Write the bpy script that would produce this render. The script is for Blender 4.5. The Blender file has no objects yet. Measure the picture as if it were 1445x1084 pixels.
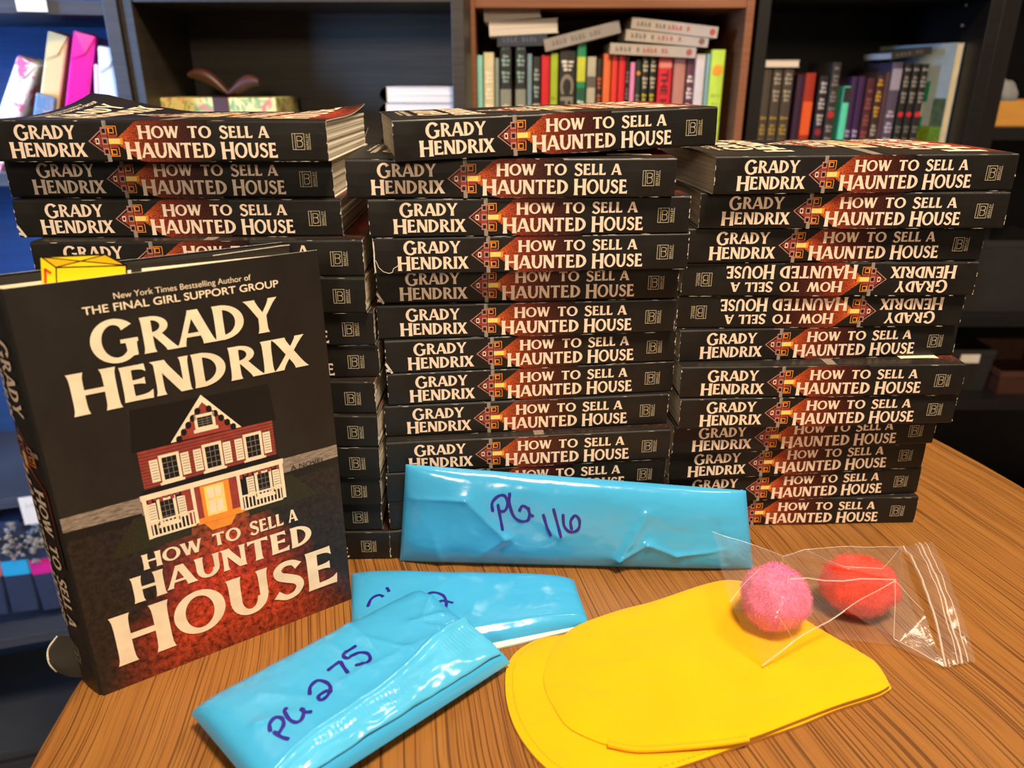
import bpy, bmesh, math, random
from math import sin, cos, pi, radians, exp, atan2, hypot, sqrt
from mathutils import Vector, Matrix, noise, Euler

SC = bpy.context.scene
COL = SC.collection
# ------------------------------------------------------------------ camera, world, lights, exposure
IW, IH, FPX = 1445, 1084, 1085.0
PIT = radians(21.5)
ZT = 0.74                                   # height of the table top
FZ = -0.135                                 # height of the floor
CAM = Vector((0, 0, ZT + 0.3364))
cd = bpy.data.cameras.new('camera')
cam = bpy.data.objects.new('camera', cd)
COL.objects.link(cam)
cam.location = CAM
cam.rotation_euler = (pi / 2 - PIT, 0, 0)
cd.sensor_fit = 'HORIZONTAL'
cd.sensor_width = 36
cd.lens = 36 * FPX / IW
cd.clip_start = 0.02
cd.dof.use_dof = True
cd.dof.focus_distance = 0.53
cd.dof.aperture_fstop = 7.5
SC.camera = cam

SC.view_settings.view_transform = 'Standard'
SC.view_settings.look = 'None'
SC.view_settings.exposure = 0.0
SC.view_settings.gamma = 1.0
SC.view_settings.use_curve_mapping = False

wd = bpy.data.worlds.new('world')
SC.world = wd
wd.use_nodes = True
wd.node_tree.nodes['Background'].inputs[0].default_value = (1.0, 0.80, 0.62, 1)
wd.node_tree.nodes['Background'].inputs[1].default_value = 0.10


def area(name, loc, target, size, power, color, size_y=None, spread=180):
    ld = bpy.data.lights.new(name, 'AREA')
    ld.energy = power
    ld.color = color
    ld.size = size
    ld.spread = radians(spread)
    if size_y:
        ld.shape = 'RECTANGLE'
        ld.size_y = size_y
    o = bpy.data.objects.new(name, ld)
    COL.objects.link(o)
    o.location = loc
    o.rotation_euler = (Vector(target) - Vector(loc)).to_track_quat('-Z', 'Y').to_euler()
    return o


WARM = (1.0, 0.80, 0.58)
area('ceiling_lamp', (0.30, -0.10, 2.40), (0.10, 0.50, ZT), 0.30, 50, WARM)
area('ceiling_lamp', (0.95, 0.75, 2.40), (0.6, 1.0, ZT), 0.36, 10, WARM)
area('ceiling_lamp', (-0.20, -2.60, 2.15), (0.0, 1.2, 0.9), 0.5, 33, WARM)
area('window_daylight', (-2.20, -0.05, 1.22), (-1.10, 1.15, 0.98), 0.6, 20, (0.26, 0.50, 1.0), 0.7, 50)

# ------------------------------------------------------------------ helpers


def ray(px, py):
    d = Vector(((px - IW / 2) / FPX, 1.0, -(py - IH / 2) / FPX))
    c, s = cos(PIT), sin(PIT)
    return Vector((d.x, d.y * c + d.z * s, -d.y * s + d.z * c))


def atz(px, py, z=0.0):
    """point at height z above the table top"""
    d = ray(px, py)
    return CAM + d * ((ZT + z - CAM.z) / d.z)


def aty(px, py, y):
    d = ray(px, py)
    return CAM + d * (y / d.y)


def atplane(px, py, p, n):
    d = ray(px, py)
    return CAM + d * ((p - CAM).dot(n) / d.dot(n))


def hexc(h):
    h = h.lstrip('#')
    v = [int(h[i:i + 2], 16) / 255 for i in (0, 2, 4)]
    return tuple(x / 12.92 if x <= 0.04045 else ((x + 0.055) / 1.055) ** 2.4 for x in v)


def new_mat(name):
    m = bpy.data.materials.new(name)
    m.use_nodes = True
    nt = m.node_tree
    return m, nt, nt.nodes['Principled BSDF']


def mixc(nt, fac, a, b, typ='MIX'):
    n = nt.nodes.new('ShaderNodeMix')
    n.data_type = 'RGBA'
    n.blend_type = typ
    for sock, val in ((n.inputs[0], fac), (n.inputs[6], a), (n.inputs[7], b)):
        if hasattr(val, 'is_output'):
            nt.links.new(val, sock)
        else:
            sock.default_value = val if not isinstance(val, (tuple, list)) else (tuple(val) + (1,))[:4]
    return n.outputs[2]


def ramp(nt, fac, stops):
    r = nt.nodes.new('ShaderNodeValToRGB')
    nt.links.new(fac, r.inputs[0])
    el = r.color_ramp.elements
    while len(el) < len(stops):
        el.new(0.5)
    for e, (p, c) in zip(el, stops):
        e.position = p
        e.color = (c, c, c, 1) if not isinstance(c, (tuple, list)) else (tuple(c) + (1,))[:4]
    return r.outputs[0]


def coords(nt, kind='Object', scale=(1, 1, 1), rot=(0, 0, 0), loc=(0, 0, 0)):
    tc = nt.nodes.new('ShaderNodeTexCoord')
    mp = nt.nodes.new('ShaderNodeMapping')
    nt.links.new(tc.outputs[kind], mp.inputs[0])
    mp.inputs['Scale'].default_value = scale
    mp.inputs['Rotation'].default_value = rot
    mp.inputs['Location'].default_value = loc
    return mp.outputs[0]


def noisetex(nt, vec, scale, detail=3, rough=0.55, dist=0.0):
    n = nt.nodes.new('ShaderNodeTexNoise')
    nt.links.new(vec, n.inputs['Vector'])
    n.inputs['Scale'].default_value = scale
    n.inputs['Detail'].default_value = detail
    n.inputs['Roughness'].default_value = rough
    n.inputs['Distortion'].default_value = dist
    return n.outputs[0]


def add_bump(nt, bsdf, height, strength, distance=0.001):
    b = nt.nodes.new('ShaderNodeBump')
    b.inputs['Strength'].default_value = strength
    b.inputs['Distance'].default_value = distance
    nt.links.new(height, b.inputs['Height'])
    nt.links.new(b.outputs[0], bsdf.inputs['Normal'])


def mat(name, col, rough=0.5, spec=0.5, var=0.12, vscale=30, bump=0.0, bscale=300, metal=0.0, stretch=(1, 1, 1), coat=0.0, dist=0.0005):
    m, nt, b = new_mat(name)
    if isinstance(col, str):
        col = hexc(col)
    v = coords(nt, 'Object', stretch)
    n = noisetex(nt, v, vscale, 4)
    f = ramp(nt, n, [(0.3, 0.0), (0.7, 1.0)])
    c = mixc(nt, f, tuple(x * (1 - var) for x in col), tuple(min(1, x * (1 + var)) for x in col))
    nt.links.new(c, b.inputs['Base Color'])
    b.inputs['Roughness'].default_value = rough
    b.inputs['Specular IOR Level'].default_value = spec
    b.inputs['Metallic'].default_value = metal
    b.inputs['Coat Weight'].default_value = coat
    if bump:
        add_bump(nt, b, noisetex(nt, v, bscale, 3), bump, dist)
    return m


MATS = {}


def get(name, *a, **k):
    if name not in MATS:
        MATS[name] = mat(name, *a, **k)
    return MATS[name]


class MB:
    """collects geometry with material slots"""

    def __init__(self):
        self.v, self.f, self.mi, self.uv, self.slots = [], [], [], [], []

    def slot(self, m):
        if m not in self.slots:
            self.slots.append(m)
        return self.slots.index(m)

    def poly(self, pts, m, uv=None):
        i = len(self.v)
        self.v.extend([tuple(p) for p in pts])
        self.f.append(list(range(i, i + len(pts))))
        self.mi.append(self.slot(m))
        self.uv.append(uv)

    def grid(self, rows, m, close_u=False, close_v=False, uv=None):
        """rows: list of equal-length lists of points, vertices shared"""
        i0 = len(self.v)
        nr, nc = len(rows), len(rows[0])
        for r in rows:
            self.v.extend([tuple(p) for p in r])
        s = self.slot(m)
        for a in range(nr if close_v else nr - 1):
            for b in range(nc if close_u else nc - 1):
                a2, b2 = (a + 1) % nr, (b + 1) % nc
                self.f.append([i0 + a * nc + b, i0 + a * nc + b2, i0 + a2 * nc + b2, i0 + a2 * nc + b])
                self.mi.append(s)
                self.uv.append(None if uv is None else [uv[a][b], uv[a][b2], uv[a2][b2], uv[a2][b]])

    def box(self, lo, hi, m, mtx=None, taper=None):
        x0, y0, z0 = lo
        x1, y1, z1 = hi
        P = [Vector(p) for p in ((x0, y0, z0), (x1, y0, z0), (x1, y1, z0), (x0, y1, z0), (x0, y0, z1), (x1, y0, z1), (x1, y1, z1), (x0, y1, z1))]
        if mtx is not None:
            P = [mtx @ p for p in P]
        i = len(self.v)
        self.v.extend([tuple(p) for p in P])
        s = self.slot(m)
        for q in ((3, 2, 1, 0), (4, 5, 6, 7), (0, 1, 5, 4), (1, 2, 6, 5), (2, 3, 7, 6), (3, 0, 4, 7)):
            self.f.append([i + k for k in q])
            self.mi.append(s)
            self.uv.append(None)

    def tube(self, pts, r, m, n=10, cap=True):
        pts = [Vector(p) for p in pts]
        rows = []
        up = Vector((0, 0, 1))
        for k, p in enumerate(pts):
            d = (pts[min(k + 1, len(pts) - 1)] - pts[max(k - 1, 0)]).normalized()
            a = d.cross(up)
            if a.length < 1e-3:
                a = d.cross(Vector((1, 0, 0)))
            a.normalize()
            b = a.cross(d)
            rr = r[k] if isinstance(r, (list, tuple)) else r
            rows.append([p + (a * cos(2 * pi * j / n) + b * sin(2 * pi * j / n)) * rr for j in range(n)])
        self.grid(rows, m, close_u=True)
        if cap:
            self.poly(rows[0][::-1], m)
            self.poly(rows[-1], m)

    def build(self, name, parent=None, smooth=False, bevel=0.0, mats=None, bseg=2, weld=False, angle=None):
        me = bpy.data.meshes.new(name)
        me.from_pydata(self.v, [], self.f)
        for m in self.slots:
            me.materials.append(m)
        me.polygons.foreach_set('material_index', self.mi)
        if any(u is not None for u in self.uv):
            l = me.uv_layers.new(name='UVMap')
            for p, u in zip(me.polygons, self.uv):
                if u is not None:
                    for li, c in zip(p.loop_indices, u):
                        l.data[li].uv = c
        if weld:
            bm = bmesh.new()
            bm.from_mesh(me)
            bmesh.ops.remove_doubles(bm, verts=bm.verts, dist=1e-6)
            bmesh.ops.recalc_face_normals(bm, faces=bm.faces)
            bm.to_mesh(me)
            bm.free()
        if smooth:
            me.polygons.foreach_set('use_smooth', [True] * len(me.polygons))
        me.update()
        o = bpy.data.objects.new(name, me)
        COL.objects.link(o)
        if parent is not None:
            o.parent = parent
        if bevel:
            b = o.modifiers.new('bevel', 'BEVEL')
            b.width = bevel
            b.segments = bseg
            b.limit_method = 'ANGLE'
        return o


def tag(o, label, cat, group=None, kind=None):
    if label:
        o['label'] = label
    if cat:
        o['category'] = cat
    if group:
        o['group'] = group
    if kind:
        o['kind'] = kind
    return o


def empty(name, loc=(0, 0, 0), rot=(0, 0, 0)):
    o = bpy.data.objects.new(name, None)
    COL.objects.link(o)
    o.location = loc
    o.rotation_euler = rot
    o.empty_display_size = 0.02
    return o


def struct(o):
    o['kind'] = 'structure'
    return o


def smooth_line(pts, n=8, closed=False):
    """Catmull-Rom through 2-D or 3-D points"""
    P = [Vector(p) for p in pts]
    out = []
    m = len(P)
    for i in range(m if closed else m - 1):
        p0 = P[(i - 1) % m] if closed or i > 0 else P[0] * 2 - P[1]
        p1 = P[i]
        p2 = P[(i + 1) % m]
        p3 = P[(i + 2) % m] if closed or i + 2 < m else P[-1] * 2 - P[-2]
        for k in range(n):
            t = k / n
            out.append(0.5 * ((2 * p1) + (p2 - p0) * t + (2 * p0 - 5 * p1 + 4 * p2 - p3) * t * t + (3 * p1 - p0 - 3 * p2 + p3) * t ** 3))
    if not closed:
        out.append(P[-1].copy())
    return out


# ------------------------------------------------------------------ lettering: a flared serif drawn stroke by stroke
def _fl(d, f):
    return f * exp(-d / 0.075) if f else 0.0


def vstroke(xa, ya, xb, yb, w, fa=0.35, fb=0.35, n=9, w2=None):
    """stroke cut level at both ends; w = horizontal width"""
    w2 = w if w2 is None else w2
    L_ = abs(yb - ya)
    q = []
    for k in range(n + 1):
        t = k / n
        t = 0.5 - 0.5 * cos(pi * t)
        y = ya + (yb - ya) * t
        x = xa + (xb - xa) * t
        hw = (w + (w2 - w) * t) / 2 * 1.10 * (1 + _fl(t * L_, fa) + _fl((1 - t) * L_, fb))
        q.append(((x - hw, y), (x + hw, y)))
    return [[q[k][0], q[k][1], q[k + 1][1], q[k + 1][0]] for k in range(n)]


def hstroke(xa, xb, y, w, fa=0.0, fb=0.0, up=0.5, n=7, slant=0.0):
    """level bar; up says which share of the flare goes up"""
    L_ = abs(xb - xa)
    q = []
    for k in range(n + 1):
        t = k / n
        x = xa + (xb - xa) * t
        e = (_fl((t) * L_, fa) + _fl((1 - t) * L_, fb)) * w
        s = slant * t ** 4
        q.append(((x + s * 0.5, y - w / 2 - e * (1 - up)), (x + s, y + w / 2 + e * up)))
    return [[q[k][0], q[k + 1][0], q[k + 1][1], q[k][1]] for k in range(n)]


def ring(cx, cy, rx, ry, wx, wy, a0, a1, n=22, f0=0.0, f1=0.0):
    out = []
    q = []
    wx, wy = wx * 1.10, wy * 1.08
    for k in range(n + 1):
        t = k / n
        a = radians(a0 + (a1 - a0) * t)
        e = 1 + _fl(t * 0.8, f0) + _fl((1 - t) * 0.8, f1)
        ix, iy = rx - wx * e, ry - wy * e
        q.append(((cx + rx * cos(a), cy + ry * sin(a)), (cx + ix * cos(a), cy + iy * sin(a))))
    for k in range(n):
        out.append([q[k][0], q[k + 1][0], q[k + 1][1], q[k][1]])
    return out


def path_stroke(pts, wf):
    pts = smooth_line([(x, y) for x, y in pts], 6)
    n = len(pts)
    q = []
    for k, p in enumerate(pts):
        d = (pts[min(k + 1, n - 1)] - pts[max(k - 1, 0)]).normalized()
        nn = Vector((-d.y, d.x))
        w = wf(k / (n - 1)) / 2
        q.append((tuple(p - nn * w), tuple(p + nn * w)))
    return [[q[k][0], q[k + 1][0], q[k + 1][1], q[k][1]] for k in range(n - 1)]


SW = 0.20


def G_H():
    return vstroke(.15, 0, .15, 1, SW) + vstroke(.72, 0, .72, 1, SW) + hstroke(.2, .7, .52, .12), .87


def G_E():
    return (vstroke(.15, 0, .15, 1, SW, .2, .2) + hstroke(.1, .58, .94, .12, 0, .9, .1, slant=-.03) + hstroke(.1, .52, .53, .11, 0, .8)
            + hstroke(.1, .62, .065, .13, 0, .95, .9, slant=.04)), .68


def G_L():
    return vstroke(.15, 0, .15, 1, SW, .2, .35) + hstroke(.1, .56, .065, .13, 0, 1.0, .95, slant=.04), .62


def G_I():
    return vstroke(.15, 0, .15, 1, SW), .30


def G_D():
    return vstroke(.15, 0, .15, 1, SW, .25, .25) + ring(.2, .5, .58, .5, .2, .12, -90, 90), .83


def G_R():
    return (vstroke(.15, 0, .15, 1, SW, .35, .2) + ring(.24, .725, .40, .275, .17, .10, -90, 90) + hstroke(.12, .26, .95, .10) + hstroke(.14, .26, .50, .10)
            + vstroke(.70, 0, .36, .50, .21, .35, 0)), .78


def G_N():
    return vstroke(.11, 0, .11, 1, .14, .5, .2) + vstroke(.70, 0, .70, 1, .14, .2, .5) + vstroke(.12, 1, .68, 0, .24, .25, 0), .82


def G_A():
    return vstroke(.07, 0, .40, 1, .13, .6, 0) + vstroke(.78, 0, .44, 1, .235, .35, 0) + hstroke(.18, .62, .30, .11), .87


def G_Y():
    return vstroke(.40, .46, .10, 1, .20, 0, .4) + vstroke(.42, .46, .73, 1, .14, 0, .6) + vstroke(.41, 0, .41, .50, SW, .4, 0), .82


def G_X():
    return vstroke(.12, 1, .68, 0, .24, .35, .35) + vstroke(.08, 0, .68, 1, .15, .5, .5), .79


def G_O():
    return ring(.47, .5, .47, .52, .19, .12, 0, 360, 32), .96


def G_G():
    return (ring(.47, .5, .47, .52, .19, .12, 42, 318, 26, .35, 0) + vstroke(.76, .10, .76, .46, .18, 0, .2) + hstroke(.56, .90, .47, .09)), .94


def G_T():
    return vstroke(.38, 0, .38, 1, SW, .4, 0) + hstroke(.03, .73, .945, .11, .9, .9, .15), .77


def G_S():
    return path_stroke([(.56, .79), (.44, .91), (.25, .92), (.13, .80), (.17, .65), (.33, .54), (.50, .42), (.55, .26), (.44, .10), (.25, .07), (.06, .20)],
                       lambda t: .12 + .09 * exp(-((t - .5) / .22) ** 2) + .08 * exp(-(min(t, 1 - t)) / .05)), .66


def G_U():
    return vstroke(.15, .36, .15, 1, SW, 0, .35) + vstroke(.70, .36, .70, 1, .15, 0, .45) + ring(.412, .38, .362, .40, .19, .13, 180, 360), .84


def G_W():
    return (vstroke(.10, 1, .32, 0, .20, .4, 0) + vstroke(.56, 1, .34, 0, .13, .2, 0) + vstroke(.54, 1, .78, 0, .20, .2, 0) + vstroke(1.02, 1, .80, 0, .13, .6, 0)), 1.10


GL = {c: globals()['G_' + c] for c in 'HELIDRNAYXOGTSUW'}
BIG = 1.16


def text(s, x0, x1, y0, h):
    """upper case = large cap, lower case = small cap; fitted between x0 and x1 on baseline y0; h = small-cap height"""
    polys = []
    x = 0.0
    for ch in s:
        if ch == ' ':
            x += .34
            continue
        k = BIG if ch.isupper() else 1.0
        yo = -.10 if ch.isupper() else 0.0
        g, w = GL[ch.upper()]()
        for p in g:
            polys.append([(x + a * k, b * k + yo) for a, b in p])
        x += w * k + .035
    lo = min(a for p in polys for a, b in p)
    hi = max(a for p in polys for a, b in p)
    sx = (x1 - x0) / (hi - lo)
    return [[(x0 + (a - lo) * sx, y0 + b * h) for a, b in p] for p in polys]


_bt = {}


def btext(s, x0, x1, y0, h=None, bold=0.0):
    """plain sans lettering, as flat polygons"""
    key = (s, bold)
    if key not in _bt:
        cu = bpy.data.curves.new('lettering', 'FONT')
        cu.body = s
        cu.offset = bold
        o = bpy.data.objects.new('lettering', cu)
        COL.objects.link(o)
        dg = bpy.context.evaluated_depsgraph_get()
        dg.update()
        me = bpy.data.meshes.new_from_object(o.evaluated_get(dg))
        _bt[key] = [[tuple(me.vertices[i].co[:2]) for i in p.vertices] for p in me.polygons]
        bpy.data.objects.remove(o)
        bpy.data.curves.remove(cu)
        bpy.data.meshes.remove(me)
    P = _bt[key]
    lo = min(a for p in P for a, b in p)
    hi = max(a for p in P for a, b in p)
    top = max(b for p in P for a, b in p)
    sx = (x1 - x0) / (hi - lo)
    sy = sx if h is None else h / top
    return [[(x0 + (a - lo) * sx, y0 + b * sy) for a, b in p] for p in P]


def rect(x0, y0, x1, y1):
    return [(x0, y0), (x1, y0), (x1, y1), (x0, y1)]


# ------------------------------------------------------------------ print materials of the books
M_BLACK, nt, b = new_mat('black_laminate')
v = coords(nt, 'Object')
n1 = noisetex(nt, v, 55, 5, 0.6)
n2 = noisetex(nt, v, 900, 2, 0.6)
nt.links.new(mixc(nt, n1, (0.0085, 0.0075, 0.0065), (0.015, 0.0135, 0.012)), b.inputs['Base Color'])
nt.links.new(ramp(nt, n1, [(0.3, 0.34), (0.7, 0.48)]), b.inputs['Roughness'])
b.inputs['Specular IOR Level'].default_value = 0.32
add_bump(nt, b, n1, 0.10, 0.002)

M_CREAM = get('cream_print', '#F3DCC6', rough=.42, var=.07, vscale=160)
M_CREAMW = get('warm_cream_print', '#F2DFC0', rough=.5, var=.10, vscale=90)
M_GOLD = get('pale_gold_print', '#B9AE92', rough=.45, var=.05)
M_GREYP = get('grey_print', '#8E857B', rough=.5, var=.3, vscale=250)
M_ROSE = get('rose_print', '#B98176', rough=.45, var=.15, vscale=200)
M_BRICK = get('brick_red_print', '#963A30', rough=.45, var=.2, vscale=200)
M_GLOW = get('flame_orange_print', '#F2922F', rough=.45, var=.1, vscale=200)
M_YELLOWP = get('glow_yellow_print', '#FBD873', rough=.45, var=.12, vscale=300)
M_INKBLK = get('black_print', '#0D0B0A', rough=.45, var=.1)
M_WEAR = get('worn_white_paper', '#D9D2C4', rough=.8, var=.15, vscale=300)
M_DIMTXT = get('charcoal_print', '#2A2622', rough=.5, var=.1)


def ember(name, stops, scale, lo=.25, hi=.7, ax=0):
    """grass lit red on the printed cover; runs along one axis of the print"""
    m, nt, b = new_mat(name)
    uvn = nt.nodes.new('ShaderNodeTexCoord')
    sep = nt.nodes.new('ShaderNodeSeparateXYZ')
    nt.links.new(uvn.outputs['UV'], sep.inputs[0])
    c = ramp(nt, sep.outputs[ax], stops)
    mp = nt.nodes.new('ShaderNodeMapping')
    nt.links.new(uvn.outputs['UV'], mp.inputs[0])
    mp.inputs['Scale'].default_value = scale
    n = noisetex(nt, mp.outputs[0], 1.0, 6, .7)
    k = ramp(nt, n, [(lo, 0.22), (hi, 1.0)])
    nt.links.new(mixc(nt, 1.0, c, k, 'MULTIPLY'), b.inputs['Base Color'])
    b.inputs['Roughness'].default_value = .42
    b.inputs['Specular IOR Level'].default_value = .4
    return m


BK = (0.010, 0.008, 0.007)
M_FAN = ember('ember_fan_print', [(.38, (.95, .26, .045)), (.42, (.66, .10, .025)), (.465, (.30, .042, .016)), (.55, (.11, .018, .010)), (.66, BK)], (170, 22, 1), .40, .60)
M_GRASS = ember('red_grass_print', [(.0, (.20, .030, .016)), (.10, (.50, .05, .022)), (.26, (.58, .05, .02)), (.36, (.85, .12, .03)), (.40, (1.0, .36, .07))], (30, 40, 1), .40, .62, 1)
M_GRASSD = ember('dark_red_grass_print', [(.0, (.11, .022, .012)), (.15, (.11, .02, .012)), (.3, (.035, .014, .010)), (.42, BK)], (60, 70, 1), .38, .66, 1)
M_ROAD = ember('asphalt_print', [(.0, (.026, .018, .013)), (.44, (.020, .017, .014))], (120, 130, 1), .3, .8, 1)
M_WALK = ember('pale_pavement_print', [(.0, (.33, .26, .20)), (1.0, (.33, .26, .20))], (26, 190, 1), .3, .6, 0)
M_LAWN = ember('dark_lawn_print', [(.0, (.040, .036, .012)), (1.0, (.040, .036, .012))], (120, 190, 1), .2, .8, 0)
M_SKY = ember('night_print', [(.0, (.030, .026, .022)), (1.0, (.024, .019, .016))], (3, 3, 1), .1, .9, 0)


M_LOWER, nt, b = new_mat('street_at_night_print')
tcn = nt.nodes.new('ShaderNodeTexCoord')
sp = nt.nodes.new('ShaderNodeSeparateXYZ')
nt.links.new(tcn.outputs['UV'], sp.inputs[0])


def mth(nt, op, a, c=None, d=None):
    n = nt.nodes.new('ShaderNodeMath')
    n.operation = op
    for sk, val in zip(n.inputs, (a, c, d)):
        if val is None:
            continue
        if hasattr(val, 'is_output'):
            nt.links.new(val, sk)
        else:
            sk.default_value = val
    return n.outputs[0]


off = mth(nt, 'ABSOLUTE', mth(nt, 'SUBTRACT', sp.outputs[0], .51))
reach = mth(nt, 'MULTIPLY_ADD', mth(nt, 'SUBTRACT', .395, sp.outputs[1]), .92, .05)
mp = nt.nodes.new('ShaderNodeMapping')
nt.links.new(tcn.outputs['UV'], mp.inputs[0])
mp.inputs['Scale'].default_value = (5, 7, 1)
nlow = noisetex(nt, mp.outputs[0], 1, 3, .6)
edge = mth(nt, 'ADD', mth(nt, 'SUBTRACT', reach, off), mth(nt, 'MULTIPLY_ADD', nlow, .30, -.15))
mask = ramp(nt, mth(nt, 'MULTIPLY_ADD', edge, 3.2, .40), [(0.0, 0.0), (.9, 1.0)])
mp = nt.nodes.new('ShaderNodeMapping')
nt.links.new(tcn.outputs['UV'], mp.inputs[0])
mp.inputs['Scale'].default_value = (46, 60, 1)
nf = noisetex(nt, mp.outputs[0], 1, 6, .72)
grs = ramp(nt, sp.outputs[1], [(.0, (.34, .048, .020)), (.10, (.72, .075, .028)), (.26, (.78, .068, .024)), (.35, (.85, .13, .03)), (.40, (1.0, .40, .08))])
grs = mixc(nt, 1.0, grs, ramp(nt, nf, [(.36, .12), (.62, 1.0)]), 'MULTIPLY')
road = mixc(nt, ramp(nt, nf, [(.35, 0), (.65, 1)]), (.010, .007, .006), (.034, .024, .018))
nt.links.new(mixc(nt, mask, road, grs), b.inputs['Base Color'])
b.inputs['Roughness'].default_value = .42
b.inputs['Specular IOR Level'].default_value = .35


def spine_print():
    """list of (polygon, material, layer) in the unit rectangle of a spine"""
    out = []

    def add(ps, m, z):
        for k, p in enumerate(ps):
            out.append((p, m, z + (k % 60) * .03))
    # the fan of lit grass, split so that it can fade along the spine
    xs = [.383 + k * .021 for k in range(14)]
    def half(x):
        return min(.5, .03 + (x - .383) * 6.9)
    for a, c in zip(xs[:-1], xs[1:]):
        add([[(a, .5 - half(a)), (c, .5 - half(c)), (c, .5 + half(c)), (a, .5 + half(a))]], M_FAN, 1)
    # pavement strip across the spine
    add([rect(.352, .80, .364, .998), rect(.352, .002, .364, .17)], M_GREYP, 1)
    # house lying on its side: gable, storey, porch
    add([[(.304, .5), (.345, .22), (.345, .78)]], M_ROSE, 1)
    add([[(.309, .5), (.3435, .26), (.3435, .74)]], M_INKBLK, 2)
    add([[(.316, .5), (.342, .32), (.342, .68)]], M_BRICK, 3)
    add([rect(.326, .43, .336, .57)], M_CREAM, 4)
    add([rect(.328, .46, .334, .54)], M_INKBLK, 5)
    add([rect(.344, .17, .362, .83)], M_BRICK, 2)
    for y in (.25, .5, .75):
        add([rect(.345, y - .085, .361, y + .085)], M_ROSE, 3)
        add([rect(.348, y - .05, .358, y + .05)], M_INKBLK, 4)
    add([rect(.365, .13, .391, .87)], M_INKBLK, 2)
    add([rect(.365, .13, .3665, .87), rect(.389, .13, .391, .36), rect(.389, .64, .391, .87), rect(.365, .13, .391, .15), rect(.365, .85, .391, .87)], M_GLOW, 3)
    for y in (.24, .76):
        add([rect(.367, y - .07, .383, y + .07)], M_GLOW, 3)
        add([rect(.370, y - .045, .381, y + .045)], M_INKBLK, 4)
    for y in (.385, .615):
        add([rect(.366, y - .045, .390, y + .045)], M_BRICK, 3)
    add([rect(.364, .435, .397, .565)], M_YELLOWP, 4)
    add([rect(.397, .42, .404, .58)], M_GLOW, 4)
    # lettering
    add(text('Grady', .094, .272, .555, .325), M_CREAM, 6)
    add(text('Hendrix', .073, .297, .125, .335), M_CREAM, 6)
    add(text('How', .452, .572, .58, .28), M_CREAM, 6)
    add(text('to', .598, .665, .58, .28), M_CREAM, 6)
    add(text('Sell', .688, .784, .58, .28), M_CREAM, 6)
    add(text('a', .800, .834, .58, .28), M_CREAM, 6)
    add(text('Haunted', .409, .670, .10, .36), M_CREAM, 6)
    add(text('House', .688, .852, .10, .36), M_CREAM, 6)
    # publisher's mark: a B in a square, lettering down its side
    x0, x1, y0, y1, t, ty = .898, .934, .29, .69, .0016, .014
    add([rect(x0, y0, x1, y0 + ty), rect(x0, y1 - ty, x1, y1), rect(x0, y0, x0 + t, y1), rect(x1 - t, y0, x1, y1), rect(x0 + .008, y0, x0 + .008 + t, y1)], M_GOLD, 6)
    def bl(a, c):
        r = []
        for i in range(len(a) - 1):
            (xa, ya), (xb, yb) = a[i], a[i + 1]
            r.append([(xa - t / 2, ya - ty / 2), (xb - t / 2, yb - ty / 2), (xb + t / 2, yb + ty / 2), (xa + t / 2, ya + ty / 2)])
            r.append([(xa - t / 2, ya + ty / 2), (xb - t / 2, yb + ty / 2), (xb + t / 2, yb - ty / 2), (xa + t / 2, ya - ty / 2)])
        return r
    lob = lambda cy, ry: [(.918 + .010 * max(0, sin(a)) ** .6, cy - ry * cos(a)) for a in [pi * k / 8 for k in range(9)]]
    add(bl([(.912, .36), (.918, .36)] + lob(.435, .075) + [(.912, .51)], 0) + bl([(.912, .51), (.918, .51)] + lob(.565, .055) + [(.912, .62), (.912, .36)], 0), M_GOLD, 6)
    bt = btext('BERKLEY', 0, 1, 0, None)
    h = max(b for p in bt for a, b in p)
    add([[(.9385 + (h - bb) / h * .008, .30 + a * .38) for a, bb in p] for p in bt], M_GOLD, 6)
    add([rect(.949, .29, .9505, .69)], M_GOLD, 6)
    return out


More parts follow.
